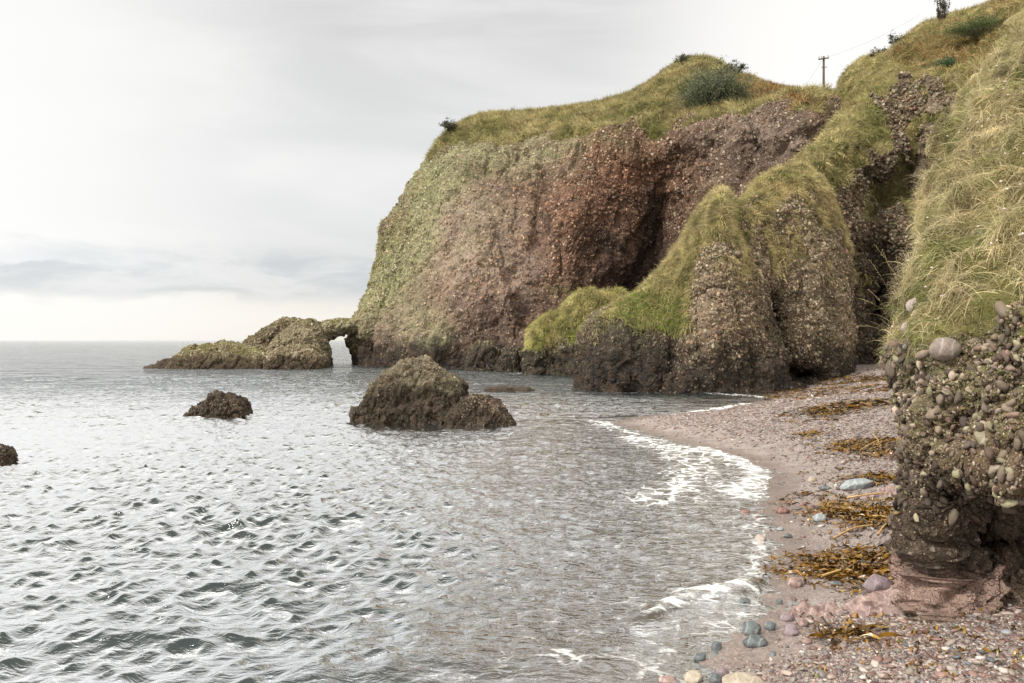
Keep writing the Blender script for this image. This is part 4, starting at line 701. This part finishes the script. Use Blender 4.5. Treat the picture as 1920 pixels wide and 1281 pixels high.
# tall dry grass stalks leaning left at the lip of the bank
r = np.random.default_rng(41)
for k, (bx, by, tx, ty, d) in enumerate(((1690, 600, 1632, 490, 7.6), (1692, 590, 1655, 470, 7.8), (1695, 620, 1612, 560, 7.5), (1700, 570, 1668, 500, 8.), (1688, 640, 1606, 612, 7.3), (1700, 560, 1640, 460, 8.1), (1690, 630, 1630, 545, 7.6), (1698, 600, 1680, 480, 7.9))):
    a = P(bx, by, d); b = P(tx, ty, d-.15); pts = []; tt = np.linspace(0, 1, 9); pts = a+(b-a)*tt[:, None]; pts[:, 2] += .05*np.sin(tt*math.pi)
    rings = []; 
    for u, q in enumerate(pts): rad = .0022*(1-.6*tt[u]); rings.append([q+(rad*math.cos(w_), rad*.3, rad*math.sin(w_)) for w_ in (0, 2.1, 4.2)])
    Vv = np.array(rings); fc = [[u*3+v, u*3+(v+1) % 3, u*3+3+(v+1) % 3, u*3+3+v] for u in range(8) for v in range(3)]
    Vl = [Vv.reshape(-1, 3)]; nb_ = 27
    for u in range(16): # seed spikelets
        f_ = 1-.35*u/16; q = a+(b-a)*f_; q = q+(0, 0, .05*math.sin(f_*math.pi)); dd = (b-a)/np.linalg.norm(b-a)*.022+r.normal(size=3)*.007; sd_ = np.cross(dd, (0, 1, 0)); sd_ = sd_/np.linalg.norm(sd_)*.0022
        Vl.append(np.array([q, q+dd*.5+sd_, q+dd, q+dd*.5-sd_])); fc.append([nb_, nb_+1, nb_+2, nb_+3]); nb_ += 4
    allv = np.concatenate(Vl); me = raw_mesh('grass_stalk', allv-eo, fc, M_grass, {'Col': np.tile((.46, .37, .21), (len(allv), 1))}); link('grass_stalk', me, er)
# smooth round stones caught in the turf lip
M_pale = stone_mat('pale_stone', (.30, .24, .21), (.42, .36, .33), (.5, .46, .42), .7, 12, False)
M_pink = stone_mat('pink_stone', (.15, .095, .085), (.31, .225, .20), (.55, .46, .43), .5, 7)
M_blue = stone_mat('slate_stone', (.05, .062, .066), (.12, .138, .142), (.35, .37, .37), .35, 8)
M_lblue = stone_mat('pale_slate_stone', (.20, .225, .235), (.31, .335, .345), (.5, .52, .52), .4, 8)
M_redst = stone_mat('red_stone', (.13, .06, .05), (.22, .12, .10), (.36, .27, .24), .45, 9)
M_tan = stone_mat('tan_stone', (.24, .20, .15), (.40, .35, .28), (.5, .46, .4), .6, 8)
M_mauve = stone_mat('mauve_stone', (.14, .105, .12), (.23, .18, .19), (.36, .3, .3), .4, 8)
def stone(mat, label, pos, dims, rotz=0., tilt=0., seed=0, ang=.5, name='stone', cat='stone', group=None, parent=None, og=None):
    """one stone: dims = full width, depth, height; ang = how angular"""
    r = np.random.default_rng(seed+100); v, f = I3; v = v.copy()
    for k in range(int(4+ang*10)):   # planar cuts give facets
        n_ = r.normal(size=3); n_ /= np.linalg.norm(n_); c_ = r.uniform(.62, .9)+.12*(1-ang); dd = v@n_; v = np.where((dd > c_)[:, None], v-np.outer(np.maximum(dd-c_, 0)*(.55+.4*ang), n_), v)
    v = v*(1+.07*fbm(v*1.5+seed, 3)[:, None]+.02*ridged(v*4+seed, 2)[:, None]*ang)
    v = v/np.abs(v).max(0)*np.array(dims)/2; c, s = math.cos(tilt), math.sin(tilt); v = v@np.array([[c, 0, s], [0, 1, 0], [-s, 0, c]]).T
    c, s = math.cos(rotz), math.sin(rotz); v = v@np.array([[c, -s, 0], [s, c, 0], [0, 0, 1]]).T
    me = raw_mesh(name, v, f, mat, smooth=True); o = link(name, me, parent, tuple(np.asarray(pos)-(og if og is not None else 0)))
    if parent is None: tag(o, label, cat, group)
    return o
for (x, y, d, w_, h_) in ((1752, 520, 7.4, .19, .26), (1716, 574, 7.5, .17, .16), (1772, 655, 6.2, .24, .19), (1696, 614, 7.3, .07, .09)): stone(M_pale if y < 640 else stone_mat('grey_stone', (.15, .12, .10), (.24, .20, .17)), None, P(x, y, d+(.12 if y < 640 else 0)), (w_, w_*.8, h_), parent=er, og=eo, seed=x, ang=.1, name='lodged_stone')
stone(M_clast, 'large smooth pinkish boulder stuck in the dark gully cliff', P(1606, 430, 50.7), (2.1, 1.7, 2.0), .2, .35, 77, .75, name='embedded_boulder', cat='boulder')
big_ = stone(stone_mat('yellow_block', (.16, .14, .085), (.24, .21, .13), sc=5), None, P(1864, 820, 5.80), (.30, .20, .27), parent=er, og=eo, seed=3, ang=.9, name='lodged_stone', tilt=.5)
# ================================================================ pebbles of the beach (nobody could count them)
r = np.random.default_rng(50)
def on_ground(n, x0, x1, y0, y1, prob):
    x = r.uniform(x0, x1, n); y = r.uniform(y0, y1, n); s = shore_s(x, y); k = r.random(n) < prob(x, y, s); x, y = x[k], y[k]; return np.stack([x, y, ground_z(x, y)], -1), s[k]
allV, allF, allC = [], [], []; off = 0
def add_pebs(pts, s_arr, flat, ic, w, sink=.15):
    global off
    if not len(pts): return
    nr_ = np.tile((0, 0, 1.), (len(pts), 1))+r.normal(0, .22, (len(pts), 3)); nr_ /= np.linalg.norm(nr_, axis=1, keepdims=True)
    pp = pts.copy(); pp[:, 2] += s_arr*(.25-sink); Vp, fp, nv = pebble_cloud(pp, nr_, s_arr, r, flat, ic); allV.append(Vp); allF.append(fp+off); off += len(Vp); allC.append(np.repeat(palette(len(pts), r, w), nv, 0))
wb = np.array([4, 2.6, 4, 2.2, 2.4, 1.8, 1.5, 1.4, 1.8, .8]); wb /= wb.sum()
pt, s_ = on_ground(190000, 1., 5.6, 2.4, 8.6, lambda x, y, s: sm(s+.35*fbm(np.stack([x, y, x*0], -1)*.9, 2), .45, 1.3)*np.where(x/y < .78, 1, 0)*np.where(x/y > .15, 1, 0))
add_pebs(pt, .010+.026*r.random(len(pt))**2.2, (.4, .7), I1, wb)
add_pebs(pt[:1300]+(0, 0, .006), .035+.03*r.random(1300), (.4, .65), I2, wb)
pt, s_ = on_ground(60000, 2.5, 12, 8.6, 30, lambda x, y, s: sm(s+.5*fbm(np.stack([x, y, x*0], -1)*.6, 2), .4, 2.2)*.55*(x/y < .52))
add_pebs(pt, .03+.05*r.random(len(pt))**2.5, (.35, .6), I1, wb)
pt, s_ = on_ground(9000, 3.0, 20, 25, 55, lambda x, y, s: (s > 1)*.5)
add_pebs(pt, .06+.1*r.random(len(pt))**3, (.4, .6), I1, wb)
pt, s_ = on_ground(5000, 1.0, 6, 4, 26, lambda x, y, s: sm(s, -.25, .1)*sm(s, 1.8, .6)*.35)
add_pebs(pt, .02+.05*r.random(len(pt))**3, (.35, .6), I1, wb)
me = raw_mesh('shingle', np.concatenate(allV), np.concatenate(allF), M_pebble, {'Col': np.concatenate(allC)*.80}); o = link('shingle', me); tag(o, 'loose pink, grey and white pebbles covering the upper beach', 'pebbles', kind='stuff')
# ================================================================ single stones
def pxstone(mat, label, px, py, wpx, hpx, rot=0., tilt=0., ang=.5, seed=0, depth=.8, group='larger stones on the shingle beach', lift=.28):
    g_ = gpix(px, py+hpx*.4); sc = g_[1]/F; stone(mat, label, g_+(0, 0, hpx*sc*lift), (wpx*sc, wpx*sc*depth, hpx*sc*1.15), rot, tilt, seed, ang, group=group)
for k, a in enumerate((
 (M_lblue, 'long pale blue-grey slab lying by the kelp, highest of the blue stones', 1606, 906, 64, 22, .1, -.25, .9),
 (M_redst, 'smooth red-brown egg-shaped stone alone on the open shingle', 1467, 957, 27, 13, 0, 0, .2),
 (M_lblue, 'flat pale blue stone half buried in mid beach left of the kelp', 1537, 970, 30, 17, .3, .1, .6),
 (M_tan, 'small round tan stone below the far wrack', 1523, 899, 17, 12, 0, 0, .3),
 (M_blue, 'flat near-black stone just right of the round tan stone', 1547, 914, 24, 9, 0, 0, .8),
 (M_redst, 'dark red-brown stone on the edge of the foam', 1397, 959, 19, 8, 0, 0, .5),
 (M_redst, 'small red stone behind the smooth egg-shaped stone', 1482, 943, 13, 7, 0, 0, .3),
 (M_redst, 'small brown stone right of the red stones on open shingle', 1506, 945, 14, 7, .4, 0, .3),
 (M_blue, 'thin blue-grey pebble nearer of two blue ones on wet sand', 1477, 1004, 18, 8, .2, 0, .4),
 (M_lblue, 'small blue-grey pebble farther of two blue ones on wet sand', 1463, 992, 14, 7, 0, 0, .4),
 (M_pale, 'pale pink angular stone at the edge of the swash', 1427, 1009, 24, 15, .5, .2, .9),
 (M_redst, 'small dark red stone on the wet sand below the kelp stalk', 1503, 1038, 13, 11, 0, 0, .6),
 (M_pink, 'rounded pink cobble at the tip of the near kelp heap', 1490, 1091, 29, 20, 0, 0, .25),
 (M_blue, 'dark slate pebble in front of the near kelp heap', 1568, 1094, 24, 10, .1, 0, .4),
 (M_mauve, 'mauve-pink angular boulder beside the foot of the overhanging rock', 1648, 1092, 60, 42, .2, .15, .75),
 (M_blue, 'upright dark teal stone, biggest of the dark stones near the swash', 1410, 1178, 34, 27, 0, .25, .9),
 (M_blue, 'dark teal stone between the upright teal stone and the grey wedge', 1445, 1173, 24, 18, .4, 0, .8),
 (M_mauve, 'grey wedge-shaped stone right of the teal stones', 1484, 1181, 33, 23, .3, -.35, .8),
 (M_blue, 'broad flat slate slab in front of the upright teal stone', 1415, 1201, 52, 22, .2, .1, .8),
 (M_blue, 'round blue-black stone in the foamy shallows', 1343, 1210, 21, 20, 0, 0, .4),
 (M_blue, 'greenish slate stone lapped by foam near the lower edge', 1313, 1231, 26, 15, .3, 0, .6),
 (M_mauve, 'mauve stone with a flat top behind the grey wedge', 1476, 1157, 27, 15, 0, 0, .6),
 (M_pink, 'pink slanting stone behind the grey wedge, right of the mauve stone', 1505, 1168, 30, 18, .4, .5, .9),
 (M_blue, 'small dark blue stone alone above the pink bedrock slab', 1462, 1128, 15, 12, .6, 0, .8),
 (M_blue, 'dark broken stone in the wash behind the breaking ripple', 1394, 1127, 30, 12, 0, 0, .9),
 (M_tan, 'big tan boulder speckled with barnacles at the lower edge', 1392, 1283, 88, 42, 0, 0, .3),
 (M_blue, 'dark slate stone left of the big tan boulder', 1342, 1272, 30, 18, .5, 0, .8),
 (M_tan, 'greenish boulder left of the slate stone at the lower edge', 1300, 1268, 42, 22, .2, 0, .5),
 (M_pink, 'dark pink stone at the lower edge in the foam', 1252, 1276, 34, 18, 0, 0, .4),
 (M_mauve, 'mauve stone behind the big tan boulder', 1356, 1260, 26, 16, .3, .2, .7),
 (M_pink, 'low pink stone among the pebbles below the pink bedrock', 1512, 1262-60, 22, 12, .3, 0, .3),
 (M_lblue, 'small oval blue pebble among pebbles under the overhang', 1887, 1184, 19, 9, 0, 0, .1),
 (M_pale, 'pale rounded cobble near the right foot of the pink bedrock', 1570, 1140, 22, 12, .2, 0, .2),
)): pxstone(*a, seed=k)
# polished pink bedrock running out of the foot of the overhang
def pink_ledge(px, py, w_, dp, h_, rz, lab, seed):
    g_ = gpix(px, py); n1_, n2_ = 90, 120; u = np.linspace(-1, 1, n1_)[:, None]; v = np.linspace(-1, 1, n2_)[None]; q = np.stack([v+0*u, u+0*v, 0*u+0*v+seed], -1)
    rr = np.sqrt(u*u+v*v)+.3*fbm(q*1.6, 3); z = h_*sm(rr, 1., .55)*(.6+.5*fbm(q*1.3+5, 2)+.28*ridged(q*np.array([1.6, 3., 1]), 3))-.05; c, s = math.cos(rz), math.sin(rz)
    X = v*w_/2*c-u*dp/2*s; Y = v*w_/2*s+u*dp/2*c; gg = ground_z(g_[0]+X, g_[1]+Y); o = grid_obj('bedrock_ledge', np.stack([g_[0]+X, g_[1]+Y, gg+z], -1), M_pink, {}, None, g_); tag(o, lab, 'rock ledge')
pink_ledge(1676, 1132, 1.2, .7, .13, .3, 'polished pink bedrock spreading from the foot of the overhanging rock', 1.)
pink_ledge(1530, 1150, .7, .5, .10, .3, 'flat pink bedrock slab showing through the wet shingle', 2.)
pink_ledge(1668, 925, 1.0, .5, .10, .1, 'pink rock ledge behind the upper kelp against the outcrop', 3.)
# ================================================================ kelp
def ribbons(c, n, rx, ry, r, Lr=(.15, .45), Wr=(.02, .055), lift=.07, rot=0.):
    Vs_, Fs_, Cs_ = [], [], []; k0 = 0; S = 8
    for q in range(n):
        a = r.uniform(0, 2*math.pi); rad = math.sqrt(r.random())*(1.7 if r.random() < .22 else .95); u, v = rad*math.cos(a)*rx, rad*math.sin(a)*ry; x, y = c[0]+u*math.cos(rot)-v*math.sin(rot), c[1]+u*math.sin(rot)+v*math.cos(rot)
        L = r.uniform(*Lr); W = r.uniform(*Wr); h = r.normal(rot if r.random() < .6 else rot+1.2, .7); cur = r.normal(0, 1.3); ph = r.uniform(0, 6); roll = r.normal(0, .6); P_ = []
        z0 = lift*max(0, 1-rad)*r.random()
        for s in range(S+1):
            t_ = s/S; hh = h+cur*t_; x += math.cos(hh)*L/S; y += math.sin(hh)*L/S; wd = W*(.35+.65*math.sin(math.pi*min(1, .12+.8*t_)))*.5; rl = roll+.8*math.sin(ph+t_*7)
            z = z0+.012+.014*math.sin(ph*2+t_*9)+.01*r.random(); P_.append(((x+math.sin(hh)*wd*math.cos(rl), y-math.cos(hh)*wd*math.cos(rl), z-wd*math.sin(rl)), (x-math.sin(hh)*wd*math.cos(rl), y+math.cos(hh)*wd*math.cos(rl), z+wd*math.sin(rl))))
        for pr in P_: Vs_ += [pr[0], pr[1]]
        Fs_ += [[k0+2*s, k0+2*s+1, k0+2*s+3, k0+2*s+2] for s in range(S)]; k0 += 2*S+2
        cl_ = np.array([(.24, .115, .012), (.33, .17, .02), (.12, .06, .012), (.055, .035, .014), (.42, .25, .035)][r.choice(5, p=(.3, .25, .22, .15, .08))])*r.uniform(.7, 1.2); Cs_ += [cl_]*(2*S+2)
    Vs_ = np.array(Vs_); Vs_[:, 2] = np.maximum(Vs_[:, 2], .004)+ground_z(Vs_[:, 0], Vs_[:, 1]); return Vs_, Fs_, Cs_
def tube(pts, rad, col, name, mat, parent=None, og=None):
    pts = catmull(np.asarray(pts, float), 24); d = np.gradient(pts, axis=0); d /= np.linalg.norm(d, axis=1, keepdims=True); a = np.cross(d, (0, 0, 1.)); a /= np.maximum(np.linalg.norm(a, axis=1, keepdims=True), 1e-6); b = np.cross(a, d)
    K = 8; an = np.linspace(0, 2*math.pi, K+1)[:-1]; rr = np.broadcast_to(rad, 24)[:, None, None]; Vt = pts[:, None]+rr*(np.cos(an)[None, :, None]*a[:, None]+np.sin(an)[None, :, None]*b[:, None]); Vt = Vt.reshape(-1, 3)
    fc = [[i*K+j, i*K+(j+1) % K, (i+1)*K+(j+1) % K, (i+1)*K+j] for i in range(23) for j in range(K)]; og = np.zeros(3) if og is None else og
    return link(name, raw_mesh(name, Vt-og, fc, mat, {'Col': np.tile(col, (len(Vt), 1))}), parent)
r = np.random.default_rng(60)
g = 'heaps of kelp along the strand'
for (px, py, wpx, hpx, n, lab, stipes) in (
 (1632, 970, 120, 90, 620, 'largest heap of amber kelp with tan stalks beside the outcrop', (((1562, 1018), (1600, 1002), (1636, 992)), ((1637, 975), (1660, 980), (1684, 986)), ((1588, 940), (1620, 938), (1668, 930)), ((1646, 1012), (1656, 1000), (1668, 985)))),
 (1606, 1070, 210, 56, 700, 'long heap of glossy amber kelp at the foot of the outcrop', (((1620, 1062), (1668, 1052), (1720, 1050)), ((1678, 1082), (1688, 1095), (1694, 1112)), ((1540, 1090), (1580, 1082), (1600, 1080)))),
 (1628, 838, 116, 44, 360, 'kelp heap with pale stalks, upper of the heaps beside the outcrop', (((1612, 850), (1640, 835), (1672, 820)), ((1640, 822), (1646, 832), (1652, 842)))),
 (1676, 855, 40, 34, 110, 'small kelp clump pressed against the rock beside the upper heap', ()),
 (1640, 902, 80, 22, 110, 'narrow line of kelp behind the blue-grey slab', ()),
 (1575, 1200, 90, 24, 42, 'small torn clump of orange kelp lying alone on the near pebbles', ()),
 (1512, 822-4, 40, 10, 40, 'thin dark kelp strand in the middle of the beach', ()),
 (1560, 738, 230, 22, 420, 'broad wrack line of brown kelp below the stack', ()),
 (1600, 716, 150, 14, 240, 'far wrack line of brown kelp at the top of the beach', ()),
 (1570, 770, 160, 12, 150, 'thin wrack of brown kelp crossing the middle of the shingle', ()),
):
    c = gpix(px, py); a = gpix(px, py-hpx/2); b = gpix(px, min(1275, py+hpx/2)); ry = max(.12, (a[1]-b[1])/2); rx = wpx/2*c[1]/F; far = c[1] > 18
    e = empty('kelp_heap', c, lab, 'seaweed', g)
    Vv, Fv, Cv = ribbons(c, int(n*1.5) if not far else n*2, rx, ry*(1 if not far else 1.5), r, (.14, .38) if not far else (.3, .7), (.012, .034) if not far else (.025, .055), .10 if not far else .12, .15)
    link('fronds', raw_mesh('fronds', Vv-c, Fv, M_kelp, {'Col': np.array(Cv)*(.5 if far else .66)}), e)
    for st_ in stipes:
        q = [gpix(*s_)+(0, 0, .05+.02*(k_ == 1)) for k_, s_ in enumerate(st_)]; tube(q, np.linspace(.014, .009, 24), (.45, .29, .11), 'stalk', M_stipe, e, c)
# scattered scraps
Vv, Fv, Cv = [], [], []; k0 = 0
for k in range(350):
    px, py = (r.uniform(1440, 1700), r.uniform(790, 1095)) if k < 260 else (r.uniform(1500, 1920), r.uniform(1120, 1281))
    if k < 260 and px < 1440+(py-780)*.36: continue
    c = gpix(px, py)
    a_, b_, c_ = ribbons(c, 1+int(r.random()*2), .04, .04, r, (.04, .12), (.012, .03), .01); Vv.append(a_); Fv += [[i+k0 for i in f] for f in b_]; Cv += c_; k0 += len(a_)
Cv = np.array(Cv); yg = np.repeat(r.random(len(Cv)//18) < .07, 18); Cv[yg] = (.24, .22, .05)
o = link('kelp_scraps', raw_mesh('kelp_scraps', np.concatenate(Vv), Fv, M_kelp, {'Col': Cv*.7})); tag(o, 'small scraps of amber kelp strewn over the pebbles', 'seaweed', kind='stuff')
# ================================================================ telegraph pole on the saddle
M_wood = flat_mat('weathered_wood', (.07, .055, .042)); M_wire = flat_mat('wire', (.12, .12, .12)); M_cer = flat_mat('insulator', (.25, .24, .22), .3)
PD = 96.; pb = P(1544, 185, PD); pt_ = P(1544.5, 106, PD)
def cyl(name, a, b, r1, r2, mat, parent, og, K=12):
    a, b = np.asarray(a, float), np.asarray(b, float); d = (b-a)/np.linalg.norm(b-a); u = np.cross(d, (0, 1, .1)); u /= np.linalg.norm(u); v = np.cross(d, u); an = np.linspace(0, 2*math.pi, K+1)[:-1]
    ring = np.cos(an)[:, None]*u+np.sin(an)[:, None]*v; Vv = np.concatenate([a+ring*r1, b+ring*r2, [a], [b]]); fc = [[i, (i+1) % K, K+(i+1) % K] for i in range(K)]+[[i, K+(i+1) % K, K+i] for i in range(K)]+[[2*K, (i+1) % K, i] for i in range(K)]+[[2*K+1, K+i, K+(i+1) % K] for i in range(K)]
    return link(name, raw_mesh(name, Vv-og, fc, mat, smooth=False), parent)
e = empty('telegraph_pole', pb, 'wooden telegraph pole with a crossarm standing on the skyline saddle', 'pole'); 
cyl('post', pb-(0, 0, 3), pt_, .17, .12, M_wood, e, pb)
arm_a, arm_b = P(1534.5, 111.5, PD-.2), P(1554, 108.5, PD-.2); cyl('crossarm', arm_a, arm_b, .085, .085, M_wood, e, pb, 4)
for x_ in (1535.5, 1540, 1553): q = P(x_, 110-(x_-1540)*.12, PD-.2); cyl('insulator', q, q+(0, 0, .32), .07, .05, M_cer, e, pb, 8)
for x0, y0, x1, y1 in ((1537, 128, 1551, 124),): cyl('bracket', P(x0+3, y0-2, PD-.1), P(x1, y1+2, PD-.1), .04, .04, M_wood, e, pb, 6)
a, b = P(1541, 114, PD), P(1512, 158, PD+1); tag(tube([a, (a+b)/2-(0, 0, .05), b], .010, (.1, .1, .1), 'stay_wire', M_wire), 'thin stay wire slanting down left from the telegraph pole', 'wire')
a, b = P(1553, 107, PD), P(1725, 28, 88); tag(tube([a, a+(b-a)*.33-(0, 0, .35), a+(b-a)*.66-(0, 0, .35), b], .009, (.1, .1, .1), 'overhead_wire', M_wire), 'thin overhead wire rising right from the telegraph pole to the hill', 'wire')
# ================================================================ shrubs on the skyline
M_bark = flat_mat('bark', (.08, .06, .045))
def shrub(name, label, px, py, d, W, Hh, n, lw, c1, c2, r, stems=9, upright=0., depth=.7, group=None, lop=None, sparse=.0, wander=.25):
    """shrub of branching stems with small leaves through its volume"""
    base = P(px, py, d); e = empty(name, base, label, 'shrub', group); Vl, Fl, Cl = [], [], []; tips = []; SV, SF = [], []; k0 = 0
    def limb(a, b, r0, r1):
        nonlocal k0
        dd = b-a; u = np.cross(dd, (.3, .9, .2)); u /= np.linalg.norm(u); v = np.cross(dd, u); v /= np.linalg.norm(v)
        for q, rr in ((a, r0), (b, r1)): SV.extend([q+u*rr, q-u*rr*.5+v*rr*.87, q-u*rr*.5-v*rr*.87])
        SF.extend([[k0+i, k0+(i+1) % 3, k0+3+(i+1) % 3, k0+3+i] for i in range(3)]); k0 += 6
    for s in range(stems):
        a = r.uniform(0, 2*math.pi); rad = math.sqrt(r.random()); q = np.array((rad*math.cos(a)*W*.5, rad*math.sin(a)*W*.5*depth, 0)); hgt = Hh*(1-.55*rad**2*(1-upright))*r.uniform(.8, 1.08); tp = np.array((0, 0, hgt))+q
        if lop: tp[0] += lop*hgt
        m_ = tp*.5+r.normal(0, .06*W, 3)*(1, 1, 0); st = q*.12; t0 = .012*Hh+.01; limb(st, m_, t0, t0*.7); limb(m_, tp, t0*.7, t0*.3)
        for b in range(5):
            f_ = r.uniform(.35, 1); o_ = (m_*(1-(f_-.5)*2)+tp*(f_-.5)*2) if f_ > .5 else st+(m_-st)*f_*2; t2 = o_+np.array((r.normal(0, wander*.6*W), r.normal(0, wander*.5*W), abs(r.normal(0, .16*Hh)))); t2[2] = max(t2[2], .05); limb(o_, t2, t0*.35, t0*.15); tips.append((o_, t2))
        tips.append((m_, tp))
    tips_a = np.array([t_[0] for t_ in tips]); tips_b = np.array([t_[1] for t_ in tips]); k = r.integers(0, len(tips), n); f_ = r.random((n, 1))**.6; pos = tips_a[k]*(1-f_)+tips_b[k]*f_+r.normal(0, 1, (n, 3))*np.array((.05*W, .05*W, .045*Hh)); pos[:, 2] = np.maximum(pos[:, 2], .02)
    nn = r.normal(size=(n, 3)); nn /= np.linalg.norm(nn, axis=1, keepdims=True); a_, b_ = frames(nn, r); L = (lw*r.uniform(.7, 1.3, n))[:, None]; Vl = np.stack([pos-a_*L, pos+b_*L*.45, pos+a_*L, pos-b_*L*.45], 1)
    u = np.clip(.5+.5*fbm(pos*1.2/max(.5, W*.15), 3)+r.normal(0, .18, n), 0, 1)[:, None]; cl_ = np.array(c1)*(1-u)+np.array(c2)*u
    link('branches', raw_mesh('branches', np.array(SV), SF, M_bark), e); link('foliage', raw_mesh('foliage', Vl.reshape(-1, 3), np.arange(4*n).reshape(-1, 4), M_leaf, {'Col': np.repeat(cl_, 4, 0)}, smooth=False), e); return e
r = np.random.default_rng(70)
shrub('shrub', 'big dense grey-green bush on the cliff top', 1342, 246, 72., 5.6, 5.2, 34000, .085, (.05, .07, .038), (.17, .185, .105), r, 80, .35, .7)
shrub('shrub', 'small dark bush sticking out over the left corner of the cliff top', 846, 250, 84., 2.2, 1.5, 1300, .08, (.03, .03, .02), (.08, .08, .04), r, 9)
shrub('shrub', 'tiny dark shrub on the crest left of the big cliff-top bush', 1280, 122, 82.5, 1.8, 1.1, 600, .07, (.03, .03, .02), (.08, .08, .04), r, 7)
shrub('shrub', 'dark spiky shrub right behind the big cliff-top bush', 1380, 140, 79., 2.2, 1.3, 900, .08, (.03, .04, .025), (.08, .09, .05), r, 10)
shrub('shrub', 'tall thin dark bush standing alone on the hill skyline', 1764, 52, 64., 1.0, 2.1, 1500, .06, (.035, .03, .02), (.09, .08, .045), r, 12, 1., lop=.12)
shrub('shrub', 'low dark bush left of the tall thin bush on the hill skyline', 1748, 55, 66., 1.6, .7, 500, .06, (.05, .035, .02), (.10, .08, .045), r, 7)
shrub('shrub', 'small dark bush on the hill edge, upper of two beside the bright sky', 1680, 88, 65., 1.4, 1.1, 600, .06, (.03, .03, .02), (.07, .08, .04), r, 7, lop=-.3)
shrub('shrub', 'small dark bush on the hill edge, lower of two beside the bright sky', 1650, 112, 65., 1.5, 1.1, 800, .06, (.04, .04, .025), (.09, .09, .05), r, 8, lop=-.2)
shrub('shrub', 'dark green ivy-like bush high on the hillside below the bracken', 1770, 138, 54., 2.6, .9, 2600, .06, (.03, .06, .025), (.07, .12, .05), r, 16)
shrub('shrub', 'bright green bramble patch on the hillside above the bracken', 1830, 66, 56., 4.5, 1.0, 4500, .06, (.06, .09, .03), (.12, .15, .05), r, 26)
